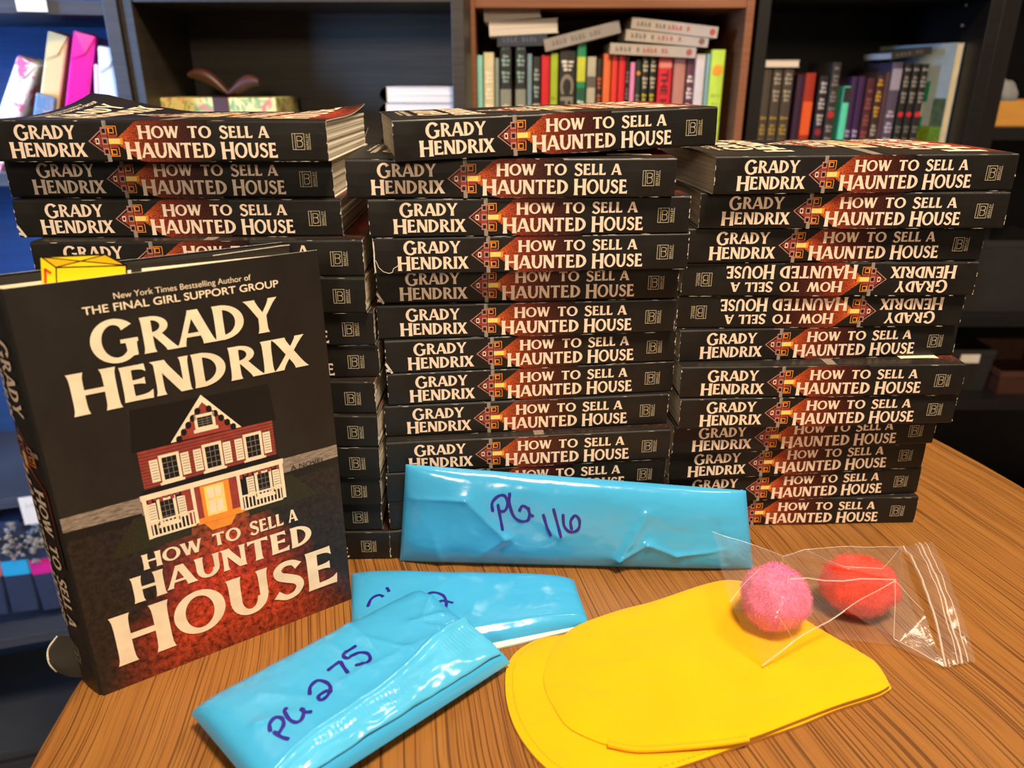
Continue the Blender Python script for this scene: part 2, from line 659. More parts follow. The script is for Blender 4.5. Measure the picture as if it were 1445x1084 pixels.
def cover_print(house=True):
    out = []

    def add(ps, m, z):
        for k, p in enumerate(ps):
            out.append((p, m, z + (k % 60) * .03))

    def cells(x0, y0, x1, y1, nx, ny):
        return [rect(x0 + (x1 - x0) * i / nx, y0 + (y1 - y0) * j / ny, x0 + (x1 - x0) * (i + 1) / nx, y0 + (y1 - y0) * (j + 1) / ny) for i in range(nx) for j in range(ny)]
    add(cells(.0, .47, 1.0, 1.0, 6, 3), M_SKY, 1)
    add(cells(.0, .43, 1.0, .487, 8, 1), M_WALK, 2)
    add(cells(.0, .0, 1.0, .45, 4, 4), M_LOWER, 1)
    add([[(.0, .452), (.0, .43), (.25, .425), (.25, .447)], [(.75, .447), (.75, .425), (1, .43), (1, .452)]], M_ROAD, 3)
    # lawn the house stands on
    add([[(.12, .352), (.40, .354), (.42, .44), (.22, .44)], [(.62, .357), (.90, .362), (.80, .44), (.60, .44)]], M_LAWN, 4)
    # plain two-storey house
    add([[(.275, .70), (.755, .692), (.768, .597), (.255, .60)]], M_INKBLK, 6)
    add([rect(.272, .50, .752, .598)], M_BRICK, 6)
    for k in range(12):
        y = .504 + k * .0078
        add([rect(.272, y, .752, y + .0014)], M_DIMTXT, 7)
    add([[(.385, .602), (.511, .702), (.636, .600), (.618, .600), (.511, .684), (.404, .602)]], M_CREAMW, 9)
    add([[(.404, .602), (.511, .684), (.618, .600)]], M_BRICK, 8)
    for k in range(5):
        for s in (-1, 1):
            cx, cy = .511 + s * (.02 + k * .019), .664 - k * .0145
            add([[(cx + .011 * cos(a), cy + .009 * sin(a)) for a in [2 * pi * j / 8 for j in range(8)]]], M_INKBLK, 10)
    def window(x, y, w, h, sh=True, fr=.010):
        if sh:
            add([rect(x - w / 2 - fr - .032, y - h / 2, x - w / 2 - fr - .004, y + h / 2), rect(x + w / 2 + fr + .004, y - h / 2, x + w / 2 + fr + .032, y + h / 2)], M_CREAMW, 9)
            for k in range(1, 8):
                yy = y - h / 2 + k * h / 8
                add([rect(x - w / 2 - fr - .029, yy, x - w / 2 - fr - .007, yy + .0018), rect(x + w / 2 + fr + .007, yy, x + w / 2 + fr + .029, yy + .0018)], M_GREYP, 10)
        add([rect(x - w / 2 - fr, y - h / 2 - fr * .7, x + w / 2 + fr, y + h / 2 + fr * .7), rect(x - w / 2 - fr * 1.7, y - h / 2 - fr * 1.3, x + w / 2 + fr * 1.7, y - h / 2 - fr * .5)], M_CREAMW, 10)
        add([rect(x - w / 2, y - h / 2, x + w / 2, y + h / 2)], M_INKBLK, 11)
        for k in (1, 2):
            add([rect(x - w / 2 + k * w / 3 - .0008, y - h / 2, x - w / 2 + k * w / 3 + .0008, y + h / 2)], M_GREYP, 12)
        for k in (1, 2, 3):
            add([rect(x - w / 2, y - h / 2 + k * h / 4 - .0006, x + w / 2, y - h / 2 + k * h / 4 + .0006)], M_GREYP, 12)
    window(.511, .636, .052, .024, False)
    for x in (.37, .52, .67):
        window(x, .543, .05, .056)
    add([[(.25, .486), (.775, .484), (.752, .505), (.272, .503)]], M_INKBLK, 11)
    add([rect(.258, .375, .768, .487)], M_BRICK, 7)
    add([rect(.258, .375, .40, .487), rect(.60, .375, .768, .487)], M_INKBLK, 8)
    for x in (.335, .69):
        window(x, .437, .045, .055)
    add([rect(.252, .476, .774, .490)], M_CREAMW, 13)
    for k in range(9):
        add([rect(.275 + k * .019, .464 + .006 * (k % 2), .288 + k * .019, .477), rect(.60 + k * .018, .464 + .006 * (k % 2), .613 + k * .018, .477)], M_BRICK, 12)
    add([rect(.256, .375, .270, .487), rect(.422, .38, .434, .487), rect(.590, .38, .602, .487), rect(.756, .38, .770, .487)], M_CREAMW, 14)
    for x0, x1 in ((.27, .422), (.602, .756)):
        add([rect(x0, .414, x1, .419), rect(x0, .376, x1, .382)], M_CREAMW, 13)
        nb = 11
        for k in range(nb):
            x = x0 + (k + .5) * (x1 - x0) / nb
            add([rect(x - .0028, .38, x + .0028, .416)], M_CREAMW, 13)
    add([rect(.455, .388, .560, .474)], M_GLOW, 9)
    add([rect(.468, .390, .540, .470)], M_YELLOWP, 10)
    add([rect(.479, .396, .502, .43), rect(.506, .396, .529, .43), rect(.479, .437, .502, .464), rect(.506, .437, .529, .464)], M_CREAMW, 11)
    add([rect(.43, .374, .60, .390)], M_GLOW, 12)
    add([[(.45, .374), (.57, .374), (.545, .35), (.475, .35)]], M_GLOW, 8)
    # lettering
    add(btext('New York Times Bestselling Author of', .295, .742, .951, .013), M_CREAMW, 15)
    add(btext('THE FINAL GIRL SUPPORT GROUP', .198, .838, .926, .0168, .012), M_CREAMW, 15)
    add(text('Grady', .200, .826, .822, .081), M_CREAMW, 15)
    add(text('Hendrix', .110, .920, .720, .081), M_CREAMW, 15)
    add(btext('A NOVEL', .800, .943, .450, .013), M_DIMTXT, 15)
    add(text('How', .217, .430, .304, .035), M_CREAMW, 15)
    add(text('to', .470, .575, .304, .035), M_CREAMW, 15)
    add(text('Sell', .610, .745, .304, .035), M_CREAMW, 15)
    add(text('a', .765, .805, .304, .035), M_CREAMW, 15)
    add(text('Haunted', .165, .853, .226, .060), M_CREAMW, 15)
    add(text('House', .070, .945, .077, .119), M_CREAMW, 15)
    return out


SPINE = spine_print()
COVER = cover_print()


def cut(p, g=.0625):
    """split a polygon along a grid so that print follows a bent cover"""
    def clip(q, ax, lo, hi):
        for lim, sg in ((lo, 1), (hi, -1)):
            r = []
            for k in range(len(q)):
                a, c = q[k], q[(k + 1) % len(q)]
                da, dc = (a[ax] - lim) * sg, (c[ax] - lim) * sg
                if da >= 0:
                    r.append(a)
                if da * dc < 0:
                    t = da / (da - dc)
                    r.append((a[0] + (c[0] - a[0]) * t, a[1] + (c[1] - a[1]) * t))
            q = r
            if len(q) < 3:
                return []
        return q
    parts = [p]
    for ax in (0, 1):
        nx = []
        for q in parts:
            lo, hi = min(v[ax] for v in q), max(v[ax] for v in q)
            k0, k1 = int(lo // g), int(hi // g)
            if k0 == k1:
                nx.append(q)
                continue
            for k in range(k0, k1 + 1):
                r = clip(q, ax, k * g, (k + 1) * g)
                if r:
                    nx.append(r)
        parts = nx
    return parts


def lay_print(mb, art, fn, step=0.00003, bend=False):
    """fn(x, y, lift) -> 3-D point"""
    for p0, m, z in art:
        for p in (cut(p0) if bend else [p0]):
            mb.poly([fn(a, b_, z * step) for a, b_ in p], m, uv=[(a, b_) for a, b_ in p])


# ------------------------------------------------------------------ paper
def page_mat(name, col, lines, axis='Z'):
    m, nt, b = new_mat(name)
    tc = nt.nodes.new('ShaderNodeTexCoord')
    mp = nt.nodes.new('ShaderNodeMapping')
    nt.links.new(tc.outputs['Object'], mp.inputs[0])
    sc = {'Z': (3, 3, lines), 'Y': (3, lines, 3), 'X': (lines, 3, 3)}[axis]
    mp.inputs['Scale'].default_value = sc
    n = noisetex(nt, mp.outputs[0], 1.0, 2, .6)
    f = ramp(nt, n, [(.35, 0), (.65, 1)])
    c = hexc(col)
    nt.links.new(mixc(nt, f, tuple(x * .66 for x in c), c), b.inputs['Base Color'])
    b.inputs['Roughness'].default_value = .85
    b.inputs['Specular IOR Level'].default_value = .2
    add_bump(nt, b, n, .5, .0006)
    return m


M_PAGES = page_mat('cream_page_edges', '#DED4C0', 1500)
M_PAGES_HC = page_mat('cream_hardback_page_edges', '#E2D3B4', 1500, 'Y')
M_PAGES_BG = page_mat('white_page_edges', '#F4E9DC', 700)

BL, BW, BT = 0.208, 0.139, 0.0241       # paperback: spine length, width, thickness


def paperback_cover(seed, curl=None, tear=None):
    rnd = random.Random(seed)
    mb = MB()
    r = .0016
    prof = []
    N = 10
    for k in range(N + 1):
        prof.append((BW - (BW - r) * k / N, 0.0))
    for k in range(1, 5):
        a = -pi / 2 - (pi / 2) * k / 4
        prof.append((r + r * cos(a), r + r * sin(a)))
    prof.append((-.0003, BT * .35))
    prof.append((-.0003, BT * .65))
    for k in range(0, 4):
        a = pi + -(pi / 2) * k / 4
        prof.append((r + r * cos(a), BT - r + r * sin(a)))
    for k in range(N + 1):
        prof.append((r + (BW - r) * k / N, BT))
    ntop = len(prof) - N - 1
    xs = [-BL / 2 + BL * k / 16 for k in range(17)]

    def lift(x, y):
        return curl(x / BL, y / BW) if curl else 0.0
    top = lambda x, y: BT + lift(x, y)
    outer = [[Vector((x, y, z + (lift(x, y) if k >= ntop else 0))) for k, (y, z) in enumerate(prof)] for x in xs]
    mb.grid(outer, M_BLACK)
    # inner face and rim of the thin card
    inn = []
    c = 0.0006
    for x in xs:
        row = []
        for k, (y, z) in enumerate(prof):
            yy = y if y > r else max(y + c, c)
            zz = z + c if z < BT * .3 else (z - c if z > BT * .7 else z)
            row.append(Vector((x, yy, zz + (lift(x, y) if k >= ntop else 0))))
        inn.append(row)
    mb.grid([q[::-1] for q in inn], M_WEAR if curl else M_BLACK)
    for i in (0, -1):
        mb.grid([outer[i], inn[i]], M_WEAR)
    mb.grid([[o[0] for o in outer], [o[0] for o in inn]], M_WEAR)
    mb.grid([[o[-1] for o in outer], [o[-1] for o in inn]], M_WEAR)
    # print
    yf = -.0003
    lay_print(mb, SPINE, lambda a, b_, z: Vector(((a - .5) * BL, yf - .00006 - z, b_ * BT)))
    def cov(a, b_, z):
        y = .0022 + a * (BW - .0025)
        x = -((b_ - .5) * (BL - .0006))
        return Vector((x, y, top(x, y) + .00006 + z))
    lay_print(mb, COVER, cov, bend=curl is not None)
    # rubbed ends of the spine
    for s in (0, 1):
        y = .02
        while y < .98:
            d = rnd.uniform(.05, .16)
            w = rnd.choice([.0006, .0009, .0014, .0026]) * (1 if rnd.random() < .8 else 1.7)
            if rnd.random() < .42:
                q = [(0, y), (w, y + d * .2), (w * rnd.uniform(.3, 1), y + d * .7), (0, min(1, y + d))]
                mb.poly([Vector(((abs(s - a) - .5) * BL, yf - .0003, b_ * BT)) for a, b_ in q], M_WEAR)
            y += d
    for s in (0.004, .994):                       # rubbed long edges
        x = .01
        while x < .98:
            d = rnd.uniform(.01, .05)
            if rnd.random() < .16:
                h = rnd.uniform(.008, .02)
                mb.poly([Vector(((a - .5) * BL, yf - .0003, b_ * BT)) for a, b_ in ((x, s), (x + d, s), (x + d * .7, abs(s - h)), (x + d * .2, abs(s - h * .6)))], M_WEAR)
            x += d
    if tear:
        for line, w in tear:
            for (xa, ya), (xb, yb) in zip(line[:-1], line[1:]):
                d = Vector(((xb - xa) * BL, (yb - ya) * BT)).normalized()
                nx, ny = -d.y * w / BL, d.x * w / BT
                mb.poly([Vector(((a - .5) * BL, yf - .0004, b_ * BT)) for a, b_ in ((xa - nx, ya - ny), (xb - nx, yb - ny), (xb + nx, yb + ny), (xa + nx, ya + ny))], M_WEAR)
    return mb


def paperback_pages(seed, wav=0.0):
    rnd = random.Random(seed)
    mb = MB()
    n = 14
    x0, x1, y0, y1 = -BL / 2 + .0012, BL / 2 - .0012, .0018, BW - .0012
    lo, hi = .0008, BT - .0008
    rows = []
    for k in range(n + 1):
        z = lo + (hi - lo) * k / n
        e = wav * sin(k * 2.1 + seed) * .5 + rnd.uniform(-.0002, .0002)
        fe = .0012 * sin(pi * k / n)
        rows.append([Vector((x0 - e, y0, z)), Vector((x1 + e, y0, z)), Vector((x1 + e, (y0 + y1) / 2, z)), Vector((x1 + e, y1 - fe, z)), Vector((x0 - e, y1 - fe, z)), Vector((x0 - e, (y0 + y1) / 2, z))])
    mb.grid(rows, M_PAGES, close_u=True)
    mb.poly(rows[0][::-1], M_PAGES)
    mb.poly(rows[-1], M_PAGES)
    return mb


# ------------------------------------------------------------------ the room
M_FLOORW = mat('dark_floor_boards', '#7C6552', rough=.5, var=.25, vscale=6, stretch=(1, 8, 1))
M_WALL = mat('plain_wall_paint', '#8A7F74', rough=.8, var=.05)
fl = MB()
fl.box((-2.6, -1.6, FZ - .06), (2.6, 2.3, FZ), M_FLOORW)
struct(fl.build('floor'))
wb = MB()
wb.box((-2.6, 2.0, FZ), (2.6, 2.1, 2.6), M_WALL)
struct(wb.build('wall_back'))

# ------------------------------------------------------------------ table
M_OAK, nt, b = new_mat('golden_oak')
v0 = coords(nt, 'Object', (1, 1, 1), (0, 0, radians(-13)))
warp = noisetex(nt, v0, 3.2, 2, .5)
sepv = nt.nodes.new('ShaderNodeSeparateXYZ')
nt.links.new(v0, sepv.inputs[0])
mm = nt.nodes.new('ShaderNodeMath')
mm.operation = 'MULTIPLY_ADD'
nt.links.new(warp, mm.inputs[0])
mm.inputs[1].default_value = .06
nt.links.new(sepv.outputs[0], mm.inputs[2])
cmb = nt.nodes.new('ShaderNodeCombineXYZ')
nt.links.new(mm.outputs[0], cmb.inputs[0])
nt.links.new(sepv.outputs[1], cmb.inputs[1])


def sc(nt, vec, s):
    mp = nt.nodes.new('ShaderNodeMapping')
    nt.links.new(vec, mp.inputs[0])
    mp.inputs['Scale'].default_value = s
    return mp.outputs[0]


broad = noisetex(nt, sc(nt, cmb.outputs[0], (70, 1.2, 1)), 1, 4, .65)
grain = noisetex(nt, sc(nt, cmb.outputs[0], (720, 3.5, 1)), 1, 2, .5)
pores = noisetex(nt, sc(nt, cmb.outputs[0], (1100, 14, 1)), 1, 2, .6)
c1 = mixc(nt, ramp(nt, broad, [(.3, 0), (.7, 1)]), hexc('#8C5A28'), hexc('#9A6932'))
c2 = mixc(nt, ramp(nt, grain, [(.39, 1.0), (.46, 0.0)]), c1, hexc('#533013'))
c2b = mixc(nt, .85, c1, c2)
c3 = mixc(nt, ramp(nt, pores, [(.36, .45), (.46, 0.0)]), c2b, hexc('#5A3514'))
nt.links.new(c3, b.inputs['Base Color'])
b.inputs['Roughness'].default_value = .40
b.inputs['Specular IOR Level'].default_value = .4
add_bump(nt, b, grain, .12, .0006)

tb = empty('table', (.105, .43, FZ))
tag(tb, 'oval golden oak table carrying the three stacks of paperbacks', 'table')
NT = 96
TT = ZT - FZ
mb = MB()
prof = [(.0, TT - .026), (.98, TT - .026), (1.0, TT - .020), (1.0, TT - .006), (.997, TT - .002), (.988, TT)]
rows = []
for s, z in prof[1:]:
    rows.append([Vector((.37 * s * cos(2 * pi * k / NT), .58 * s * sin(2 * pi * k / NT), z)) for k in range(NT)])
mb.grid(rows, M_OAK, close_u=True)
mb.poly(rows[0][::-1], M_OAK)
mb.poly(rows[-1], M_OAK)
mb.build('tabletop', tb)
mb = MB()
r1 = [Vector((.30 * cos(2 * pi * k / NT), .50 * sin(2 * pi * k / NT), TT - .026)) for k in range(NT)]
r0 = [p - Vector((0, 0, .07)) for p in r1]
mb.grid([r0, r1], M_OAK, close_u=True)
mb.poly(r0[::-1], M_OAK)
mb.build('apron', tb)
for sx in (-1, 1):
    for sy in (-1, 1):
        mb = MB()
        mb.tube([(sx * .19, sy * .32, 0), (sx * .19, sy * .32, .2), (sx * .19, sy * .32, TT - .09)], [.018, .022, .03], M_OAK, 14)
        mb.build('leg', tb, smooth=False)

# ------------------------------------------------------------------ the stacks of paperbacks
curlA = lambda u, v: .0135 * max(0, (v - .25) / .75) ** 2 * max(0, min(1, (-u - .12) / .34)) ** 1.4 + .006 * max(0, (v - .4) / .6) ** 2 * max(0, (u - .3) / .2)
curlB = lambda u, v: .012 * max(0, (v - .6) / .4) ** 2 * max(0, (u - .36) / .14)
curlC = lambda u, v: .0022 * sin(pi * v) * (1 - abs(u))
tearA = [([(.0, .42), (.008, .36), (.014, .20), (.028, .08), (.045, .03), (.056, .06), (.060, .16), (.072, .22), (.080, .30)], .00020), ([(.002, .9), (.003, .6), (.002, .3), (.004, .05)], .0004)]
tearB = [([(.0, .32), (.008, .2), (.02, .02)], .0008), ([(.001, .12), (.016, .08)], .0008)]
VAR = {}


def paper_mesh(kind):
    if kind not in VAR:
        if isinstance(kind, int):
            c, p = paperback_cover(kind), paperback_pages(kind)
        else:
            c = paperback_cover(hash_of[kind], {'A': curlA, 'B': curlB, 'C': curlC}.get(kind), {'T': tearA, 'V': tearB}.get(kind))
            p = paperback_pages(hash_of[kind], .0005 if kind == 'A' else .0003)
        co = c.build('cover')
        po = p.build('page_block')
        VAR[kind] = (co.data, po.data)
        bpy.data.objects.remove(co)
        bpy.data.objects.remove(po)
    return VAR[kind]


hash_of = {'A': 11, 'B': 12, 'C': 13, 'T': 14, 'V': 15}
ORD = ['topmost', 'second from the top', 'third from the top', 'fourth from the top', 'fifth from the top', 'sixth from the top', 'seventh from the top',
       'eighth from the top', 'ninth from the top', 'tenth from the top', 'eleventh from the top', 'second from the bottom', 'bottom one']
ORD12 = ORD[:10] + ['second from the bottom', 'bottom one']
STACKS = {
    'L': ('in the stack behind the upright hardcover', ORD, [
        (13, -.2106, .4757, .006, 'A'), (12, -.2151, .4982, .0012, 'B'), (11, -.2119, .4949, .0236, 'V'), (10, -.1983, .4842, .0463, 1), (9, -.1986, .4866, .0018, 2),
        (8, -.1958, .4889, .0409, 3), (7, -.1946, .4902, .06, 4), (6, -.1976, .4888, -.0018, 1), (5, -.1969, .4875, -.02, 2), (4, -.1975, .4875, -.02, 3),
        (3, -.1987, .4889, 0, 4), (2, -.2004, .4902, .0382, 1), (1, -.1956, .4906, .0175, 2)]),
    'M': ('in the stack behind the PG 116 package', ORD, [
        (13, 0, 0, 0, 3), (12, .0001, .4986, .0379, 'C'), (11, .0127, .5014, .0808, 1), (10, .0139, .5021, .0778, 'T'), (9, .0119, .5165, .0715, 'V'),
        (8, .0114, .5143, .0844, 2), (7, .0153, .5163, .1295, 'V'), (6, .0155, .5162, .1321, 4), (5, .0126, .5139, .1157, 1), (4, .0139, .5041, .1105, 2),
        (3, .0123, .5047, .12, 3), (2, .0125, .505, .11, 4), (1, .0120, .504, .11, 1)]),
    'R': ('in the stack behind the clear pompom bag', ORD12, [
        (12, .2349, .5233, .0933, 'C'), (11, .2303, .5256, .0067, 2), (10, .2248, .5314, .0417, 3), (9, .2232, .5309, .0104, -4), (8, .2219, .5342, .0306, -1),
        (7, .2249, .5348, .0732, 2), (6, .2254, .5201, .0305, 3), (5, .2264, .5211, .0559, 4), (4, .2243, .5319, .0939, 1), (3, .2239, .5373, .1042, 2),
        (2, .2254, .5402, .0929, 3), (1, .2244, .5409, .029, 4)]),
}
TS = .0243
TK = {'L': .0242, 'M': .0243, 'R': .0243}
for key, (where, ords, lst) in STACKS.items():
    for k, (lev, x, y, yaw, kind) in enumerate(lst):
        flip = isinstance(kind, int) and kind < 0
        cme, pme = paper_mesh(abs(kind) if isinstance(kind, int) else kind)
        if key == 'L':
            k_ = (.3364 - (lev - 1) * TK[key]) / (.3364 - (lev - 1) * TS)
            x, y = x * k_, y * k_
        z = ZT + (lev - 1) * TK[key] + .00005
        rot = Euler((0, 0, yaw)).to_matrix()
        loc = Vector((x, y, z))
        if key == 'M' and lev == 13:
            rot = Euler((0, 0, .21)).to_matrix() @ Euler((0, -.030, 0)).to_matrix()
            loc = Vector((-.0706, .4810, ZT + .2910)) + rot @ Vector((BL / 2, 0, 0))
        if flip:
            rot = rot @ Euler((0, pi, 0)).to_matrix()
            loc.z += BT
        t = empty('paperback', loc, rot.to_euler())
        lab = {('L', 13): 'black paperback with curled cover, topmost', ('M', 13): 'black paperback lying askew, topmost', ('M', 10): 'torn black paperback, fourth from the top',
               ('R', 9): 'upside-down black paperback, fourth from the top', ('R', 8): 'upside-down black paperback, fifth from the top'}.get((key, lev), 'black horror paperback, ' + ords[k])
        tag(t, lab + ' ' + where, 'book', 'stacked paperbacks')
        for nm, me in (('cover', cme), ('page_block', pme)):
            o = bpy.data.objects.new(nm, me)
            COL.objects.link(o)
            o.parent = t

# ------------------------------------------------------------------ the hardcover
HA, HW, HH, HT = .6173, .1573, .2445, .037
hc = empty('hardcover', (-.2406, .354, ZT), (radians(-.8), 0, HA))
tag(hc, 'worn black hardcover novel standing upright with a red house on its jacket', 'book')


def hc_front(a, b_, z):
    # slight bow of the jacket over the boards
    return Vector((a * HW, -.0007 - z, b_ * HH))


mb = MB()
NX, NZ = 14, 18
# dust jacket: front, rounded hinge, spine, back
prof = [(HW - HW * k / NX, -.0006) for k in range(NX)] + [(.0008, -.0006), (-.0004, .0006)] + [(-.0016 - .0022 * sin(pi * k / 8), .0012 + (HT - .0024) * k / 8) for k in range(9)] + [(-.0004, HT - .0006), (.0008, HT + .0006)] + [(HW * k / 6, HT + .0006) for k in range(1, 7)]
rows = []
for j in range(NZ + 1):
    z = HH * j / NZ
    row = []
    for k, (x, y) in enumerate(prof):
        if k <= NX:
            p = hc_front(max(0, x) / HW, z / HH, 0)
            row.append(Vector((x, p.y + .0001, z)))
        else:
            row.append(Vector((x, y, z)))
    rows.append(row)
mb.grid(rows, M_BLACK)
inner = [[p + Vector((0, .0005 if p.y < HT / 2 else -.0005, 0)) + (Vector((.0005, 0, 0)) if p.x < 0 else Vector((0, 0, 0))) for p in r] for r in rows]
mb.grid([r[::-1] for r in inner], M_BLACK)
mb.grid([rows[-1], inner[-1]], M_WEAR)
mb.grid([rows[0], inner[0]], M_BLACK)
lay_print(mb, COVER, lambda a, b_, z: hc_front(a, b_, z + .00008))
lay_print(mb, SPINE, lambda a, b_, z: Vector((-.0019 - .0022 * sin(pi * (.06 + .88 * b_)) - z, .0014 + (HT - .0028) * (1 - b_), HH * (1 - (.02 + a * .96)))))
# crumpled jacket corner that sticks out at the foot of the spine
M_FOIL = mat('grey_glossy_jacket_back', '#3A3833', rough=.22, var=.2)
fp = [[(-.003, HT * .55, .002), (-.009, HT * .72, .002), (-.0135, HT * .86, .005)], [(-.003, HT * .5, .011), (-.010, HT * .70, .010), (-.0160, HT * .84, .013)], [(-.002, HT * .5, .019), (-.009, HT * .72, .020), (-.0145, HT * .86, .022)], [(-.002, HT * .6, .029), (-.006, HT * .7, .031), (-.009, HT * .8, .030)]]
fr = [smooth_line(r, 4) for r in fp]
fr = list(zip(*[smooth_line([fr[j][k] for j in range(4)], 4) for k in range(len(fr[0]))]))
mb.grid(fr, M_FOIL)
ed = [r[-1] for r in fr]
mb.tube(ed, .0006, M_WEAR, 5)
mb.build('dust_jacket', hc)
mb = MB()
M_BOARD = mat('black_book_cloth', '#1A1816', rough=.8, var=.1, bump=.3, bscale=900)
mb.box((.0012, .0002, .0006), (HW - .001, .0028, HH - .0012), M_BOARD)
mb.box((.0012, HT - .0028, .0006), (HW - .001, HT - .0002, HH - .0012), M_BOARD)
mb.box((-.0005, .0002, .0006), (.0012, HT - .0002, HH - .0012), M_BOARD)
mb.build('boards', hc)
mb = MB()
mb.box((.002, .0032, .003), (HW - .004, .0118, HH - .005), M_PAGES_HC)
mb.box((.002, .0138, .003), (HW - .004, .0198, HH - .005), M_PAGES_HC)
mb.box((.002, .0218, .003), (HW - .004, HT - .0032, HH - .005), M_PAGES_HC)
mb.box((.0014, .0032, .003), (.002, HT - .0032, HH - .005), M_PAGES_HC)
mb.build('page_block', hc)
for ch in hc.children:                            # the old book has gone askew: its spine slants back
    for vtx in ch.data.vertices:
        vtx.co.x -= .20 * max(0.0, vtx.co.y)
bpy.context.view_layer.update()
HM = Matrix.Translation(hc.location) @ hc.rotation_euler.to_matrix().to_4x4()


def in_book(name, y, pts_px, thick, m, art, label, zbot):
    """card standing between the pages; outline points are pixels met on the card's plane"""
    n = (HM.to_3x3() @ Vector((0, 1, 0))).normalized()
    p0 = HM @ Vector((0, y, 0))
    inv = HM.inverted()
    loc = [inv @ atplane(px, py, p0, n) for px, py in pts_px]
    q = [(p.x, p.z) for p in loc]
    o = empty(name, HM @ Vector((q[0][0], y, zbot)), hc.rotation_euler)
    x00 = q[0][0]
    mb = MB()
    f = [Vector((a - x00, -thick / 2, c - zbot)) for a, c in q]
    bk = [p + Vector((0, thick, 0)) for p in f]
    mb.poly(f, m)
    mb.poly(bk[::-1], m)
    for k in range(len(f)):
        k2 = (k + 1) % len(f)
        mb.poly([f[k2], f[k], bk[k], bk[k2]], m)
    for w, mt, line in art:
        L2 = [inv @ atplane(px, py, p0, n) for px, py in line]
        for k, (a, c) in enumerate(zip(L2[:-1], L2[1:])):
            d = (c - a).normalized()
            nn = Vector((-d.z, 0, d.x)) * w / 2
            mb.poly([Vector((p.x - x00, -thick / 2 - .00008 * (1 + (mt is not M_INKBLK)), p.z - zbot)) for p in (a - nn - d * w * .3, c - nn + d * w * .3, c + nn + d * w * .3, a + nn - d * w * .3)], mt)
    return o, mb


M_YCARD = mat('yellow_card', '#F7DA12', rough=.45, var=.04)
M_YCARD2 = mat('amber_card', '#F2B90A', rough=.45, var=.04)
M_REDLINE = mat('red_ink', '#D5451B', rough=.5, var=.05)
zb = HH - .03
bm1 = [(62, 440), (57, 363), (148, 359), (178, 374), (181, 440)]
o, mb = in_book('bookmark', .0128, bm1, .0006, M_YCARD,
                [(.0009, M_INKBLK, [(57, 362.5), (148, 358.8), (178, 374.5), (180.5, 430)]), (.0006, M_INKBLK, [(59, 363), (79, 377.5), (80.5, 420)]), (.0006, M_INKBLK, [(79, 377.5), (178, 374.5)]),
                 (.0005, M_INKBLK, [(59, 363), (175, 374)]), (.0005, M_INKBLK, [(79, 377), (146, 360)]), (.0012, M_REDLINE, [(65, 425), (63.5, 380), (71, 385)])], '', zb)
tri = []
nn_ = (HM.to_3x3() @ Vector((0, 1, 0))).normalized()
for tr in ([(60, 364), (79, 376.5), (120, 369)], [(120, 369), (147, 360), (175, 373.5)]):
    L2 = [HM.inverted() @ atplane(px, py, HM @ Vector((0, .0128, 0)), nn_) for px, py in tr]
    x00 = (HM.inverted() @ o.location).x
    mb.poly([Vector((p.x - x00, -.0003 - .00004, p.z - zb)) for p in L2], M_YCARD2)
mb.build('card', o)
tag(o, 'bright yellow crate-shaped bookmark sticking out of the hardcover', 'bookmark')
M_DKCARD = mat('black_card', '#23201C', rough=.4, var=.1)
o, mb = in_book('bookmark', .0208, [(186, 430), (185, 374), (300, 361), (398, 347), (408, 346), (412, 430)], .0008, M_DKCARD, [(.0004, M_WEAR, [(300, 360.5), (398, 346.5), (408, 345.5)])], '', zb)
mb.build('card', o)
tag(o, 'black card bookmark standing tallest out of the hardcover pages', 'bookmark')
o, mb = in_book('bookmark', .0204 - .0075, [(200.5, 430), (200, 379), (300, 369), (420, 357), (440, 430)], .0004, get('ivory_card', '#F3E6CB', rough=.7, var=.04), [], '', zb)
mb.build('card', o)
tag(o, 'narrow ivory card just showing above the hardcover front board', 'bookmark')

# ------------------------------------------------------------------ blue mailer packages
M_POLY, nt, b = new_mat('sky_blue_poly_film')
v = coords(nt, 'Object')
n1 = noisetex(nt, v, 14, 4)
nt.links.new(mixc(nt, n1, hexc('#38A0D8'), hexc('#4AB0E4')), b.inputs['Base Color'])
b.inputs['Roughness'].default_value = .17
b.inputs['Specular IOR Level'].default_value = .6
add_bump(nt, b, noisetex(nt, v, 60, 4), .12, .002)
M_POLYIN = mat('white_film_lining', '#C9D2D2', rough=.4, var=.08)
M_INK = mat('violet_marker_ink', '#2A1C8C', rough=.35, var=.1)
M_RIB = mat('ribbed_seal_film', '#50B6E6', rough=.16, var=.06, spec=.6)


